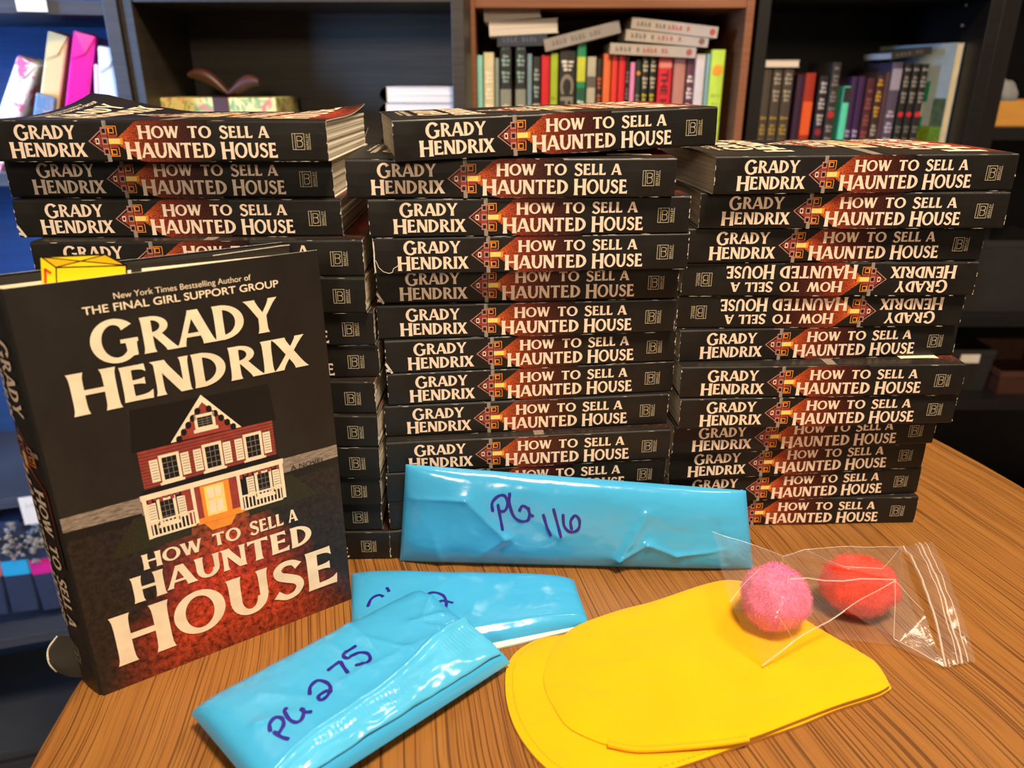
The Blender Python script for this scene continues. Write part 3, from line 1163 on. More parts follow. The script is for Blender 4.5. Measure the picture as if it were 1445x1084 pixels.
class Packet:
    def __init__(self, name, label, corners, thick, up, creases, nf, seed, nu=150, nv=80, pu=6, pv=3.0, edge=.12):
        """corners BL, BR, TR, TL on the carrying plane; up = outward direction"""
        self.c = [Vector(c) for c in corners]
        self.up = Vector(up).normalized()
        self.th, self.cr, self.nf, self.seed, self.pu, self.pv = thick, creases, nf, seed, pu, pv
        self.org = self.c[0].copy()
        self.lu = (self.c[1] - self.c[0]).length
        self.lv = (self.c[3] - self.c[0]).length
        self.obj = empty(name, self.org)
        tag(self.obj, label, 'package', 'blue mailer packages')
        self.mb = MB()
        top, bot = [], []
        for j in range(nv + 1):
            vv = .5 - .5 * cos(pi * j / nv)
            vv = .35 * vv + .65 * j / nv
            t_, b2 = [], []
            for i in range(nu + 1):
                uu = i / nu
                t_.append(self.top(uu, vv) - self.org)
                b2.append(self.base(uu, vv) + self.up * .0004 - self.org)
            top.append(t_)
            bot.append(b2)
        self.mb.grid(top, M_POLY)
        self.mb.grid([r[::-1] for r in bot], M_POLY)
        for a, c in ((top[0], bot[0]), (top[-1], bot[-1]), ([r[0] for r in top], [r[0] for r in bot]), ([r[-1] for r in top], [r[-1] for r in bot])):
            self.mb.grid([a, c], M_POLY)

    def base(self, u, v):
        c = self.c
        return (c[0] * (1 - u) + c[1] * u) * (1 - v) + (c[3] * (1 - u) + c[2] * u) * v

    def h(self, u, v):
        e = (max(0, 1 - abs(2 * u - 1) ** self.pu) ** .5) * (max(0, 1 - abs(2 * v - 1) ** self.pv) ** .5)
        x, y = u * self.lu, v * self.lv
        d = 0
        for (u0, v0, u1, v1, amp, w) in self.cr:
            ax, ay, bx, by = u0 * self.lu, v0 * self.lv, u1 * self.lu, v1 * self.lv
            dx, dy = bx - ax, by - ay
            t = max(0, min(1, ((x - ax) * dx + (y - ay) * dy) / (dx * dx + dy * dy + 1e-12)))
            q = hypot(x - ax - dx * t, y - ay - dy * t)
            d += amp * (1 - .6 * t) * exp(-q / (w * .62))
        n = noise.fractal(Vector((x * 22 + self.seed, y * 22, self.seed)), .8, 2.1, 4) * self.nf
        rd = abs(noise.noise(Vector((x * 16 - self.seed, y * 30 + 3, 1.7)))) * self.nf * 1.1
        return max(.0008, .0012 + self.th * e + (d + n + rd) * min(1, e * 1.6))

    def top(self, u, v):
        return self.base(u, v) + self.up * self.h(u, v)

    def uvpx(self, px, py):
        u = v = .5
        d0 = ray(px, py).normalized()
        for _ in range(60):           # walk to the surface point under the pixel
            def err(u, v):
                p = self.base(u, v) + self.up * (self.th * .9)
                w = p - CAM
                r = w - d0 * w.dot(d0)
                return r
            e0 = err(u, v)
            h = 1e-3
            ju = (err(u + h, v) - e0) / h
            jv = (err(u, v + h) - e0) / h
            a, b_, c = ju.dot(ju), ju.dot(jv), jv.dot(jv)
            g1, g2 = ju.dot(e0), jv.dot(e0)
            det = a * c - b_ * b_
            du, dv = -(c * g1 - b_ * g2) / det, -(a * g2 - b_ * g1) / det
            u += du
            v += dv
            if abs(du) + abs(dv) < 1e-6:
                break
        return u, v

    def write(self, strokes, f, w=.0021):
        for st in strokes:
            pts = smooth_line([self.uvpx(*f(a, b_)) for a, b_ in st], 14)
            P = []
            for p in pts:
                P.append(self.top(p.x, p.y) + self.up * .00035 - self.org)
            rows = []
            for k, p in enumerate(P):
                d = (P[min(k + 1, len(P) - 1)] - P[max(k - 1, 0)]).normalized()
                s = d.cross(self.up).normalized()
                ww = w * (.5 + .05 * sin(k * .35)) * (.7 if k in (0, len(P) - 1) else 1)
                rows.append([p - s * ww, p + self.up * .00012, p + s * ww])
            self.mb.grid(rows, M_INK)

    def done(self):
        return self.mb.build('mailer', self.obj, smooth=True)


# the big one, leaning on the stacks
p_bl, p_br = atz(561, 806, .0), atz(1070, 818, .0)
p_tl, p_tr = atplane(573, 655, Vector((0, .489, ZT)), Vector((0, 1, 0))), atplane(1052, 692, Vector((0, .497, ZT)), Vector((0, 1, 0)))
upv = (p_br - p_bl).cross(p_tl - p_bl).normalized()
if upv.y > 0:
    upv = -upv
p_bl.y += .014
p_br.y += .014
P1 = Packet('mailer_package', 'large sky blue package marked PG 116 leaning against the stacks', [p_bl, p_br, p_tr, p_tl], .011, upv,
            [(.30, .36, .18, .74, .0035, .008), (.18, .74, .02, .70, .0025, .006), (.30, .36, .22, .10, .0022, .006), (.62, .15, .70, .72, .0038, .007), (.62, .15, .70, .35, .003, .004), (.70, .35, .78, .22, .003, .005),
             (.78, .22, .92, .30, .0025, .006), (.45, .40, .40, .55, .0025, .008), (.92, .1, .90, .6, -.002, .006), (.12, .05, .10, .3, .002, .006)], .0007, 3.3)
f1 = lambda x, y: (540 + x / 2.58, 630 + y / 2.58)
P1.write([[(438, 298), (431, 262), (420, 205)], [(402, 232), (400, 200), (422, 178), (445, 178), (456, 204), (446, 228), (424, 232)],
          [(463, 166), (462, 200), (476, 246), (502, 267), (530, 262), (533, 228), (510, 212), (497, 232)], [(530, 216), (536, 240), (550, 250)],
          [(584, 240), (598, 285), (613, 319)], [(621, 220), (636, 275), (649, 323)], [(656, 240), (661, 284), (684, 305), (711, 296), (716, 266), (701, 247), (684, 266), (688, 298)]], f1)
P1.done()
# the flat one with its number half covered
q = [atz(497, 930), atz(832, 884), atz(810, 821), atz(496, 812)]
q[0] = Vector((-.098, .372, ZT))
P2 = Packet('mailer_package', 'flat sky blue package with a half-covered number under the PG 275 package', q, .0095, (0, 0, 1), [(.0, .12, 1.0, .10, .0016, .004), (.3, .5, .5, .9, .0008, .01)], .0005, 8.1, pv=7)
f2 = lambda x, y: (240 + x / 2.89, 800 + y / 2.89)
P2.write([[(806, 166), (822, 136), (852, 124), (872, 132)], [(884, 95), (890, 104), (894, 113)],
          [(1048, 154), (1050, 130), (1080, 119), (1114, 130), (1127, 158), (1122, 190), (1106, 196), (1090, 168), (1112, 152), (1156, 160)]], f2)
for dz in (0,):
    lin_ = []
    a, c = P2.c[0], P2.c[1]
    d = (c - a)
    nrm = Vector((d.y, -d.x, 0)).normalized()
    s0, s1 = a + d * .25, a + d * .93
    rows = [[s0 + nrm * k * .0028 + Vector((0, 0, z)) - P2.org for z in (.0004, .0022)] for k in (0, 1)]
    P2.mb.poly([s0 - P2.org + Vector((0, 0, .002)), s1 - P2.org + Vector((0, 0, .002)), s1 + nrm * .002 - P2.org + Vector((0, 0, .0015)), s0 + nrm * .008 - P2.org + Vector((0, 0, .0015))], M_POLYIN)
    P2.mb.poly([s0 + nrm * .008 - P2.org + Vector((0, 0, .0015)), s1 + nrm * .002 - P2.org + Vector((0, 0, .0015)), s1 + nrm * .002 - P2.org + Vector((0, 0, .0003)), s0 + nrm * .008 - P2.org + Vector((0, 0, .0003))], M_POLYIN)
P2.done()
# the front one
cL, cT, cR = atz(266, 989, .022), atz(592, 826, .020), atz(720, 926, .012)
cB = cL + (cR - cT) * 1.05
for c_ in (cL, cB):
    c_.z = ZT + .012
cT.z = ZT + .0135
cR.z = ZT + .0062
cL0, cB0 = cL.copy(), cB.copy()
P3 = Packet('mailer_package', 'sky blue package marked PG 275 at the front edge of the table', [cB, cR, cT, cL], .012, (0, 0, 1),
            [(.62, .95, .60, .45, .002, .008), (.52, .42, .50, .78, .0022, .007), (.70, .40, .60, .72, .0024, .007), (.85, .45, .80, .62, .003, .006), (.92, .55, .80, .62, .003, .005), (.18, .70, .30, .48, .0016, .01),
             (.98, .80, .85, .62, .002, .005), (.10, .5, .25, .42, .0018, .008), (.42, .46, .9, .40, .0014, .005)], .0007, 5.2, pu=14, pv=5)
P3.write([[(489, 721), (455, 712), (424, 692)], [(412, 694), (410, 664), (432, 640), (458, 640), (466, 662), (452, 690), (436, 704)],
          [(479, 594), (470, 612), (488, 642), (516, 654), (540, 640), (548, 608), (532, 602)], [(536, 604), (556, 614), (583, 610)],
          [(572, 542), (574, 506), (604, 480), (640, 489), (656, 512), (642, 545), (616, 562), (608, 546), (638, 524), (664, 526)],
          [(643, 441), (672, 420), (696, 405)], [(696, 405), (712, 432), (729, 456)],
          [(761, 340), (732, 362), (705, 386)], [(705, 386), (730, 396), (770, 372), (806, 374), (818, 398), (796, 422), (756, 426)]], f2)
P3.done()
# folded seal flap lying along its front side, gathered into small ribs
mb = MB()
rows = []
NU, NV = 260, 22
for j in range(NV + 1):
    v_ = j / NV
    row = []
    for i in range(NU + 1):
        u_ = i / NU
        vv = .03 + v_ * (.10 + .27 * u_ + .02 * sin(u_ * 9))
        uu = .02 + u_ * .95
        p = P3.top(uu, vv) + Vector((0, 0, .0022 + .0030 * exp(-((v_ - .96) / .06) ** 2)))
        ribz = exp(-((v_ - .60 - .06 * sin(u_ * 7)) / .16) ** 2)
        p.z += .0005 * ribz * sin(u_ * 330) * max(0, min(1, .2 + 1.6 * noise.noise(Vector((u_ * 5, 1, 2))))) + .0018 * noise.noise(Vector((u_ * 7, v_ * 3, 7))) + .0006 * noise.noise(Vector((u_ * 16, v_ * 6, 3)))
        row.append(p - P3.org)
    rows.append(row)
mb.grid(rows, M_RIB)
o = mb.build('seal_flap', P3.obj, smooth=True)
md = o.modifiers.new('thickness', 'SOLIDIFY')
md.thickness = .0002

# ------------------------------------------------------------------ yellow cotton mitt
M_COTTON, nt, b = new_mat('yellow_cotton')
v = coords(nt, 'Object')
n1 = noisetex(nt, v, 22, 4)
nt.links.new(mixc(nt, n1, hexc('#E3A600'), hexc('#ECB400')), b.inputs['Base Color'])
b.inputs['Roughness'].default_value = .9
b.inputs['Specular IOR Level'].default_value = .15
b.inputs['Sheen Weight'].default_value = .15
wv = nt.nodes.new('ShaderNodeTexWave')
nt.links.new(v, wv.inputs['Vector'])
wv.inputs['Scale'].default_value = 420
wv.inputs['Distortion'].default_value = 1.5
add_bump(nt, b, wv.outputs[0], .22, .0004)
bw = nt.nodes.new('ShaderNodeBump')
bw.inputs['Strength'].default_value = .55
bw.inputs['Distance'].default_value = .006
nt.links.new(noisetex(nt, coords(nt, 'Object', (1, 2.2, 1), (0, 0, .5)), 13, 3, .5, .4), bw.inputs['Height'])
nt.links.new(bw.outputs[0], b.inputs['Normal'].links[0].from_node.inputs['Normal'])
M_SEAM = mat('amber_stitching', '#D79A08', rough=.9, var=.1)

mt = empty('mitt', (.10, .40, ZT))
tag(mt, 'yellow cotton mitt folded flat on the table under the clear bag', 'mitt')


def cloth_layer(px_pts, zref, z0, z1, name, seed, seam=True, amp=.0012, side=None):
    pts = [atz(x, y, zref) for x, y in px_pts]
    pts = [p.to_2d() for p in pts]
    pts = [Vector(p) for p in smooth_line(pts, 7, True)]
    c = sum(pts, Vector((0, 0))) / len(pts)
    mb = MB()
    zc = (z0 + z1) / 2

    def zz(p, s):
        n = noise.fractal(Vector((p.x * 18 + seed, p.y * 18, seed)), 1, 2, 3) * amp
        return ZT + z1 + n * (1 - s ** 8) - (z1 - z0) * .5 * s ** 14
    top, N = [], len(pts)
    for s in (1.0, .992, .975, .95, .9, .82, .7, .55, .4, .25, .1, .0):
        row = []
        for p in pts:
            q = c + (p - c) * s
            row.append(Vector((q.x, q.y, zz(q, s))) - mt.location)
        top.append(row)
    mb.grid(top, M_COTTON, close_u=True)
    b0 = [Vector((p.x, p.y, ZT + z0)) - mt.location for p in pts]
    b1 = [Vector((c.x + (p.x - c.x) * .985, c.y + (p.y - c.y) * .985, ZT + z0)) - mt.location for p in pts]
    mb.grid([b1, b0, top[0]], M_COTTON, close_u=True)
    mb.poly(b1[::-1], M_COTTON)
    o = mb.build(name, mt, smooth=True)
    if seam:
        ms = MB()
        ring_ = [c + (p - c) * .962 for p in pts]
        for k in range(0, N):
            a, e = ring_[k], ring_[(k + 1) % N]
            d = (e - a)
            L_ = d.length
            if L_ < 1e-5:
                continue
            n_ = max(1, int(L_ / .0022))
            for j in range(n_):
                s0, s1 = a + d * ((j + .15) / n_), a + d * ((j + .75) / n_)
                w = Vector((-d.y, d.x)).normalized() * .00028
                z_ = zz(s0, .962) + .00025
                ms.poly([Vector((q.x, q.y, z_)) - mt.location for q in (s0 - w, s1 - w, s1 + w, s0 + w)], M_SEAM)
        ms.build('stitching', o)
    return o


LOW = [(800, 893), (764, 899), (732, 916), (716, 938), (713, 966), (717, 998), (729, 1030), (750, 1061), (776, 1086), (815, 1106), (868, 1108), (944, 1085), (998, 1067), (1056, 1046), (1125, 1023), (1181, 1000), (1237, 982), (1254, 973), (1258, 970), (1256, 966),
       (1249, 952), (1237, 935), (1222, 924), (1160, 888), (1120, 862), (1075, 830), (1040, 818), (1000, 822), (924, 847), (882, 858), (834, 874)]
UPP = [(822, 879), (798, 894), (781, 912), (768, 946), (770, 974), (784, 1002), (800, 1024), (826, 1039), (856, 1050), (897, 1057), (930, 1055), (1000, 1050), (1054, 1042), (1120, 1018), (1180, 995), (1236, 977), (1252, 969), (1256, 966), (1253, 962),
       (1246, 950), (1234, 934), (1218, 922), (1156, 886), (1117, 861), (1072, 830), (1040, 819), (1000, 823), (924, 848), (876, 860)]
cloth_layer(LOW, .003, .0002, .0045, 'back_panel', 2.0)
cloth_layer(UPP, .006, .0036, .0078, 'front_panel', 6.0, seam=False)
mb = MB()                                       # turned hem at the lower side
hem = [atz(x, y, .0065) for x, y in [(858, 1051), (899, 1058), (960, 1055), (1020, 1049), (1056, 1043)]]
hp = smooth_line([h - mt.location for h in hem], 6)
mb.tube(hp, .0016, M_COTTON, 8)
mb.build('hem', mt, smooth=True)

# ------------------------------------------------------------------ pompoms


def pompom(label, c, rx, ry, rz, col, seed, yaw=0):
    rnd = random.Random(seed)
    m, nt, b = new_mat('wool_fluff_' + str(seed))
    v = coords(nt, 'Object')
    n1 = noisetex(nt, v, 90, 4)
    cc = hexc(col)
    nt.links.new(mixc(nt, n1, tuple(x * .85 for x in cc), tuple(min(1, x * 1.1) for x in cc)), b.inputs['Base Color'])
    b.inputs['Roughness'].default_value = .95
    b.inputs['Specular IOR Level'].default_value = .08
    b.inputs['Sheen Weight'].default_value = .3
    add_bump(nt, b, noisetex(nt, v, 500, 3), .6, .0008)
    o = empty('pompom', c, (0, 0, yaw))
    tag(o, label, 'pompom', 'pompoms in the clear bag')
    mb = MB()
    NA, NB = 56, 36

    def rad(d):
        return 1 + .09 * noise.fractal(d * 1.6 + Vector((seed, 0, 0)), 1, 2, 3) + .02 * noise.noise(d * 9 + Vector((0, seed, 0)))
    rows = []
    for j in range(NB + 1):
        t = pi * j / NB
        row = []
        for i in range(NA):
            a = 2 * pi * i / NA
            d = Vector((sin(t) * cos(a), sin(t) * sin(a), cos(t)))
            p = d * rad(d)
            row.append(Vector((p.x * rx, p.y * ry, p.z * rz)))
        rows.append(row)
    mb.grid(rows, m, close_u=True)
    mb.build('core', o, smooth=True)
    mb = MB()
    for _ in range(9000):
        d = Vector((rnd.gauss(0, 1), rnd.gauss(0, 1), rnd.gauss(0, 1))).normalized()
        p = d * rad(d)
        p = Vector((p.x * rx, p.y * ry, p.z * rz))
        t = Vector((rnd.gauss(0, 1), rnd.gauss(0, 1), rnd.gauss(0, 1)))
        t = (t - d * t.dot(d)).normalized()
        s = d.cross(t)
        L_ = rnd.uniform(.0015, .0046)
        w = s * .00008
        m1 = p + t * L_ * .5 + d * L_ * .34
        e = p + t * L_ * .9 + d * L_ * .46
        p = p - d * .0003
        mb.poly([p - w, p + w, m1 + w, m1 - w], m)
        mb.poly([m1 - w, m1 + w, e], m)
    f = mb.build('fluff', o)
    f['kind'] = 'stuff'
    return o


pc = CAM + ray(1094, 843) * 1
d = ray(1094, 843)
pcp = CAM + d * ((ZT + .0290 - CAM.z) / d.z)
d = ray(1212, 826)
pcr = CAM + d * ((ZT + .0212 - CAM.z) / d.z)
pompom('fluffy pink wool pompom in the clear bag, over the yellow mitt', pcp, .0206, .0202, .0203, '#F481B2', 1)
pompom('fluffy red-orange wool pompom in the clear bag, next to the pink one', pcr, .0238, .0192, .0196, '#F24428', 2, -.25)

# ------------------------------------------------------------------ clear zip bag
M_FILM = bpy.data.materials.new('clear_plastic_film')
M_FILM.use_nodes = True
nt = M_FILM.node_tree
nt.nodes.clear()
out = nt.nodes.new('ShaderNodeOutputMaterial')
tr = nt.nodes.new('ShaderNodeBsdfTransparent')
tr.inputs[0].default_value = (.985, .98, .975, 1)
gl = nt.nodes.new('ShaderNodeBsdfGlossy')
gl.inputs['Roughness'].default_value = .15
gl.inputs['Color'].default_value = (1, 1, 1, 1)
df = nt.nodes.new('ShaderNodeBsdfDiffuse')
df.inputs['Color'].default_value = (.95, .90, .88, 1)
fr_ = nt.nodes.new('ShaderNodeLayerWeight')
fr_.inputs['Blend'].default_value = .28
v = coords(nt, 'Object')
bp = nt.nodes.new('ShaderNodeBump')
bp.inputs['Strength'].default_value = .35
bp.inputs['Distance'].default_value = .003
nt.links.new(noisetex(nt, v, 45, 4, .6), bp.inputs['Height'])
nt.links.new(bp.outputs[0], gl.inputs['Normal'])
nt.links.new(bp.outputs[0], fr_.inputs['Normal'])
m1 = nt.nodes.new('ShaderNodeMixShader')
m1.inputs[0].default_value = .05
nt.links.new(tr.outputs[0], m1.inputs[1])
nt.links.new(df.outputs[0], m1.inputs[2])
m2 = nt.nodes.new('ShaderNodeMixShader')
pw = nt.nodes.new('ShaderNodeMath')
pw.operation = 'POWER'
nt.links.new(fr_.outputs['Facing'], pw.inputs[0])
pw.inputs[1].default_value = 2.2
ma = nt.nodes.new('ShaderNodeMath')
ma.operation = 'MULTIPLY_ADD'
nt.links.new(pw.outputs[0], ma.inputs[0])
ma.inputs[1].default_value = .45
ma.inputs[2].default_value = .045
nt.links.new(ma.outputs[0], m2.inputs[0])
nt.links.new(m1.outputs[0], m2.inputs[1])
nt.links.new(gl.outputs[0], m2.inputs[2])
nt.links.new(m2.outputs[0], out.inputs[0])

bag = empty('zip_bag', (.2, .41, ZT))
tag(bag, 'clear plastic zip bag twisted in the middle, holding the pompoms', 'bag')


def B(px, py, z):
    return atz(px, py, z) - Vector(bag.location)


def tri_sheet(tris, mb, sub=5, amp=.0008, seed=1.0):
    """triangles with shared corners, finely split and lightly crumpled"""
    cache = {}
    for t in tris:
        a, b_, c = [Vector(x) for x in t]
        idx = {}
        for i in range(sub + 1):
            for j in range(sub + 1 - i):
                p = a + (b_ - a) * (i / sub) + (c - a) * (j / sub)
                key = tuple(round(x, 6) for x in p)
                if key not in cache:
                    n = noise.noise_vector(p * 70 + Vector((seed, 0, 0))) * amp
                    q = p + n
                    q.z = max(q.z, .0006)
                    cache[key] = len(mb.v)
                    mb.v.append(tuple(q))
                idx[(i, j)] = cache[key]
        s = mb.slot(M_FILM)
        for i in range(sub):
            for j in range(sub - i):
                mb.f.append([idx[(i, j)], idx[(i + 1, j)], idx[(i, j + 1)]])
                mb.mi.append(s)
                mb.uv.append(None)
                if j < sub - i - 1:
                    mb.f.append([idx[(i + 1, j)], idx[(i + 1, j + 1)], idx[(i, j + 1)]])
                    mb.mi.append(s)
                    mb.uv.append(None)


a_ = B(1006, 750, .045)
a2 = B(1060, 768, .040)
n1_ = B(1103, 784, .030)
bt_ = B(1077, 939, .0105)
ml = B(1030, 850, .040)
pk1 = B(1072, 802, .053)
pk2 = B(1112, 822, .054)
pk3 = B(1098, 868, .050)
low = B(1120, 905, .022)
md1 = B(1192, 862, .024)
apx = B(1263, 820, .038)
rt1 = B(1135, 776, .026)
rt2 = B(1200, 773, .034)
rt3 = B(1272, 772, .022)
r1_ = B(1190, 800, .047)
r2_ = B(1245, 803, .044)
zb1 = B(1332, 941, .003)
zm = B(1303, 862, .014)
lowr = B(1262, 902, .006)
mb = MB()
tri_sheet([(a_, a2, pk1), (a_, pk1, ml), (ml, pk1, pk3), (pk1, pk2, pk3), (a2, n1_, pk1), (pk1, n1_, pk2), (ml, pk3, bt_), (pk3, low, bt_), (pk2, md1, pk3), (pk3, md1, low), (pk2, n1_, apx), (pk2, apx, md1)], mb, 6, .0016)
mb.build('pouch_film', bag, smooth=True)
mb = MB()
tri_sheet([(n1_, rt1, r1_), (rt1, rt2, r1_), (rt2, rt3, r2_), (rt2, r2_, r1_), (r1_, r2_, apx), (n1_, r1_, apx), (r2_, rt3, apx), (rt3, zm, apx), (apx, zm, lowr), (zm, zb1, lowr), (apx, lowr, md1)], mb, 6, .0016, 4)
mb.build('pouch_film', bag, smooth=True)
mb = MB()
g1, g2, g3 = B(1020, 840, .0095), B(1190, 905, .0012), B(1110, 790, .0012)
flr = lambda p, z: Vector((p.x, p.y, z))
tri_sheet([(flr(n1_, .0012), flr(rt3, .0012), flr(lowr, .0012)), (flr(n1_, .0012), flr(lowr, .0012), flr(md1, .0016)), (flr(rt3, .0012), flr(zm, .0012), flr(lowr, .0012)), (flr(zm, .0012), zb1, flr(lowr, .0012))], mb, 4, .0003)
mb.build('back_film', bag)
# folded rims of the film, plus thin pale lines painted in as fold highlights
M_RIMF = mat('film_fold_and_highlight', '#F2EDE6', rough=.12, var=.02, spec=.8)
nt = M_RIMF.node_tree
pb = nt.nodes['Principled BSDF']
pb.inputs['Alpha'].default_value = .32
mb = MB()
for ln, r in (([a_, a2, n1_], .00022), ([bt_, low, md1], .0005), ([md1, apx], .0003), ([n1_, rt1, rt2, rt3], .00025), ([apx, lowr, zb1], .0003), ([pk2 + Vector((0, 0, .002)), apx + Vector((0, 0, .001))], .0004), ([apx, zm], .0003), ([pk1, ml], .00018), ([rt1, r1_, r2_], .0002), ([pk3, low], .0002), ([r2_, rt3], .0002), ([n1_, pk2], .0002)):
    pts = []
    for p, q_ in zip(ln[:-1], ln[1:]):
        for k in range(6):
            w = p + (q_ - p) * (k / 6)
            pts.append(w + noise.noise_vector(w * 40) * .0016)
    pts.append(ln[-1])
    mb.tube(pts, r, M_RIMF, 6)
mb.build('film_edge_and_highlight', bag, smooth=True)
# zip strip
zt0, zt1 = B(1272, 772, .022), B(1316, 764, .020)
zc0, zc1 = B(1332, 941, .003), B(1377, 934, .003)
mb = MB()
rows = []
for j in range(25):
    t = j / 24
    row = []
    for i in range(17):
        s = i / 16
        p = (zt0 * (1 - s) + zt1 * s) * (1 - t) + (zc0 * (1 - s) + zc1 * s) * t
        p = p + Vector((0, 0, .010 * sin(pi * t) * (1 - .5 * s) + .0022 * noise.noise(Vector((s * 3, t * 9, 2))) + .0008 * noise.noise(Vector((s * 9, t * 24, 5)))))
        row.append(p)
    rows.append(row)
mb.grid(rows, M_FILM)
zo = mb.build('zip_strip', bag, smooth=True)
for i in (1, 7, 9, 12):
    mb = MB()
    mb.tube([r[i] + Vector((0, 0, .0006)) for r in rows], .0007 if i in (1, 9) else .0004, M_RIMF, 6)
    mb.build('zip_ridge', zo, smooth=True)

# ------------------------------------------------------------------ bookcases behind
def wood_dark(name, c0, c1, rough=.45):
    m, nt, b = new_mat(name)
    v = coords(nt, 'Object', (4, 4, 160))
    n = noisetex(nt, v, 1, 4, .6)
    nt.links.new(mixc(nt, ramp(nt, n, [(.35, 0), (.65, 1)]), hexc(c0), hexc(c1)), b.inputs['Base Color'])
    b.inputs['Roughness'].default_value = rough
    b.inputs['Specular IOR Level'].default_value = .4
    add_bump(nt, b, n, .15, .0006)
    return m


M_BLKWOOD = wood_dark('black_brown_laminate', '#2E271F', '#3C342A')
M_NAVYWOOD = wood_dark('black_blue_laminate', '#3A3E47', '#454A54')
M_BLUELIGHT_BACK = wood_dark('blue_daylight_back_board', '#22406E', '#2B4D7E')  # window's blue light painted into the colour of a dark back board
M_BLACKW = wood_dark('black_laminate_board', '#120F0E', '#191614')
M_WALNUT = wood_dark('warm_walnut_laminate', '#7A4A2E', '#8C5838')
M_HOLE = mat('shelf_pin_metal', '#B7A894', rough=.3, metal=.3)


def bookcase(name, label, w, d, h, zs, t, m, loc, rz, top=True, pins=False, mback=None):
    """local frame: x 0..w along the front, y 0 front .. d back"""
    o = empty(name, (loc[0], loc[1], FZ), (0, 0, rz))
    h, zs = h - FZ, [z - FZ for z in zs]
    if pins:
        pins = (pins[0], pins[1] - FZ, pins[2])
    tag(o, label, 'bookcase')
    for x in (0, w - t):
        mb = MB()
        mb.box((x, 0, 0), (x + t, d, h), m)
        s = mb.build('side_panel', o, bevel=.0008)
        if pins and x > 0:
            for k in range(pins[2]):
                mp = MB()
                mp.tube([(x + .0002, pins[0], pins[1] + k * .032), (x - .0022, pins[0], pins[1] + k * .032)], .0026, M_HOLE, 8)
                mp.build('shelf_pin', s)
    mb = MB()
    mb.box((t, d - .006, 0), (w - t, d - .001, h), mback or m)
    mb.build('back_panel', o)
    for z in zs:
        mb = MB()
        mb.box((t, .002, z - t), (w - t, d - .006, z), m)
        mb.build('shelf', o, bevel=.0008)
    mb = MB()
    mb.box((t, .012, 0), (w - t, .024, zs[0] - t), m)
    mb.build('plinth', o)
    if top:
        mb = MB()
        mb.box((t, 0, h - t), (w - t, d - .006, h), m)
        mb.build('top_panel', o, bevel=.0008)
    return o


# case by the window, turned a little
AR = radians(17)
aR = aty(163, 0, 1.17)
aR.z = 0
adir = Vector((cos(AR), sin(AR), 0))
anor = Vector((sin(AR), -cos(AR), 0))
AW = .80
aL = aR - adir * AW


def atA(px, py, back=0.0):
    return atplane(px, py, aR - anor * back, anor)


zA1 = atA(60, 20).z + .018
zA2 = atA(3, 245).z
zA3 = atA(15, 704).z
zA4 = atA(40, 898).z
caseA = bookcase('bookcase', 'black bookcase by the window washed in blue daylight, far left', AW, .30, 1.62, [atA(20, 1060).z, zA4, zA3, zA2, zA1], .018, M_NAVYWOOD, aL, AR, mback=M_BLUELIGHT_BACK)

# dark case in the middle
BY = 1.176
xb0, xb1 = aty(166, 0, BY).x, aty(655, 40, BY).x
zB = aty(600, 216, BY).z
zB1 = aty(400, 3, BY).z + .018
bookcase('bookcase', 'black-brown bookcase with wide empty shelf behind the left-hand stack', xb1 - xb0, .195, 1.60, [.09, .42, .70, zB, zB1], .018, M_BLKWOOD, (xb0, BY, 0), 0)
# walnut case
CY = 1.38
xc0, xc1 = aty(658, 60, CY).x + .002, aty(1060, 60, CY).x
zC = .895
zC1 = aty(760, 10, CY).z + .012
bookcase('bookcase', 'warm brown bookcase packed with colourful books', xc1 - xc0, .28, zC1 + .34, [.09, .36, .63, zC, zC1], .013, M_WALNUT, (xc0, CY, 0), 0)
# black case with pin holes
DY = 1.40
xd0, xd1 = aty(1066, 60, DY).x, aty(1409, 40, DY).x
zD = .90
p_ = aty(1379, 45, DY + .11)
bookcase('bookcase', 'black bookcase with a row of shelf pins and dark novels', xd1 - xd0, .30, 1.62, [.09, .36, .63, zD, 1.225], .02, M_BLACKW, (xd0, DY, 0), 0, pins=(.075, aty(1367, 92, DY + .08).z, 4))

# ------------------------------------------------------------------ books on the shelves
def gm(c, **k):
    kk = dict(rough=.45, var=.08, vscale=40)
    kk.update(k)
    return get('cover_' + c.strip('#'), c, **kk)


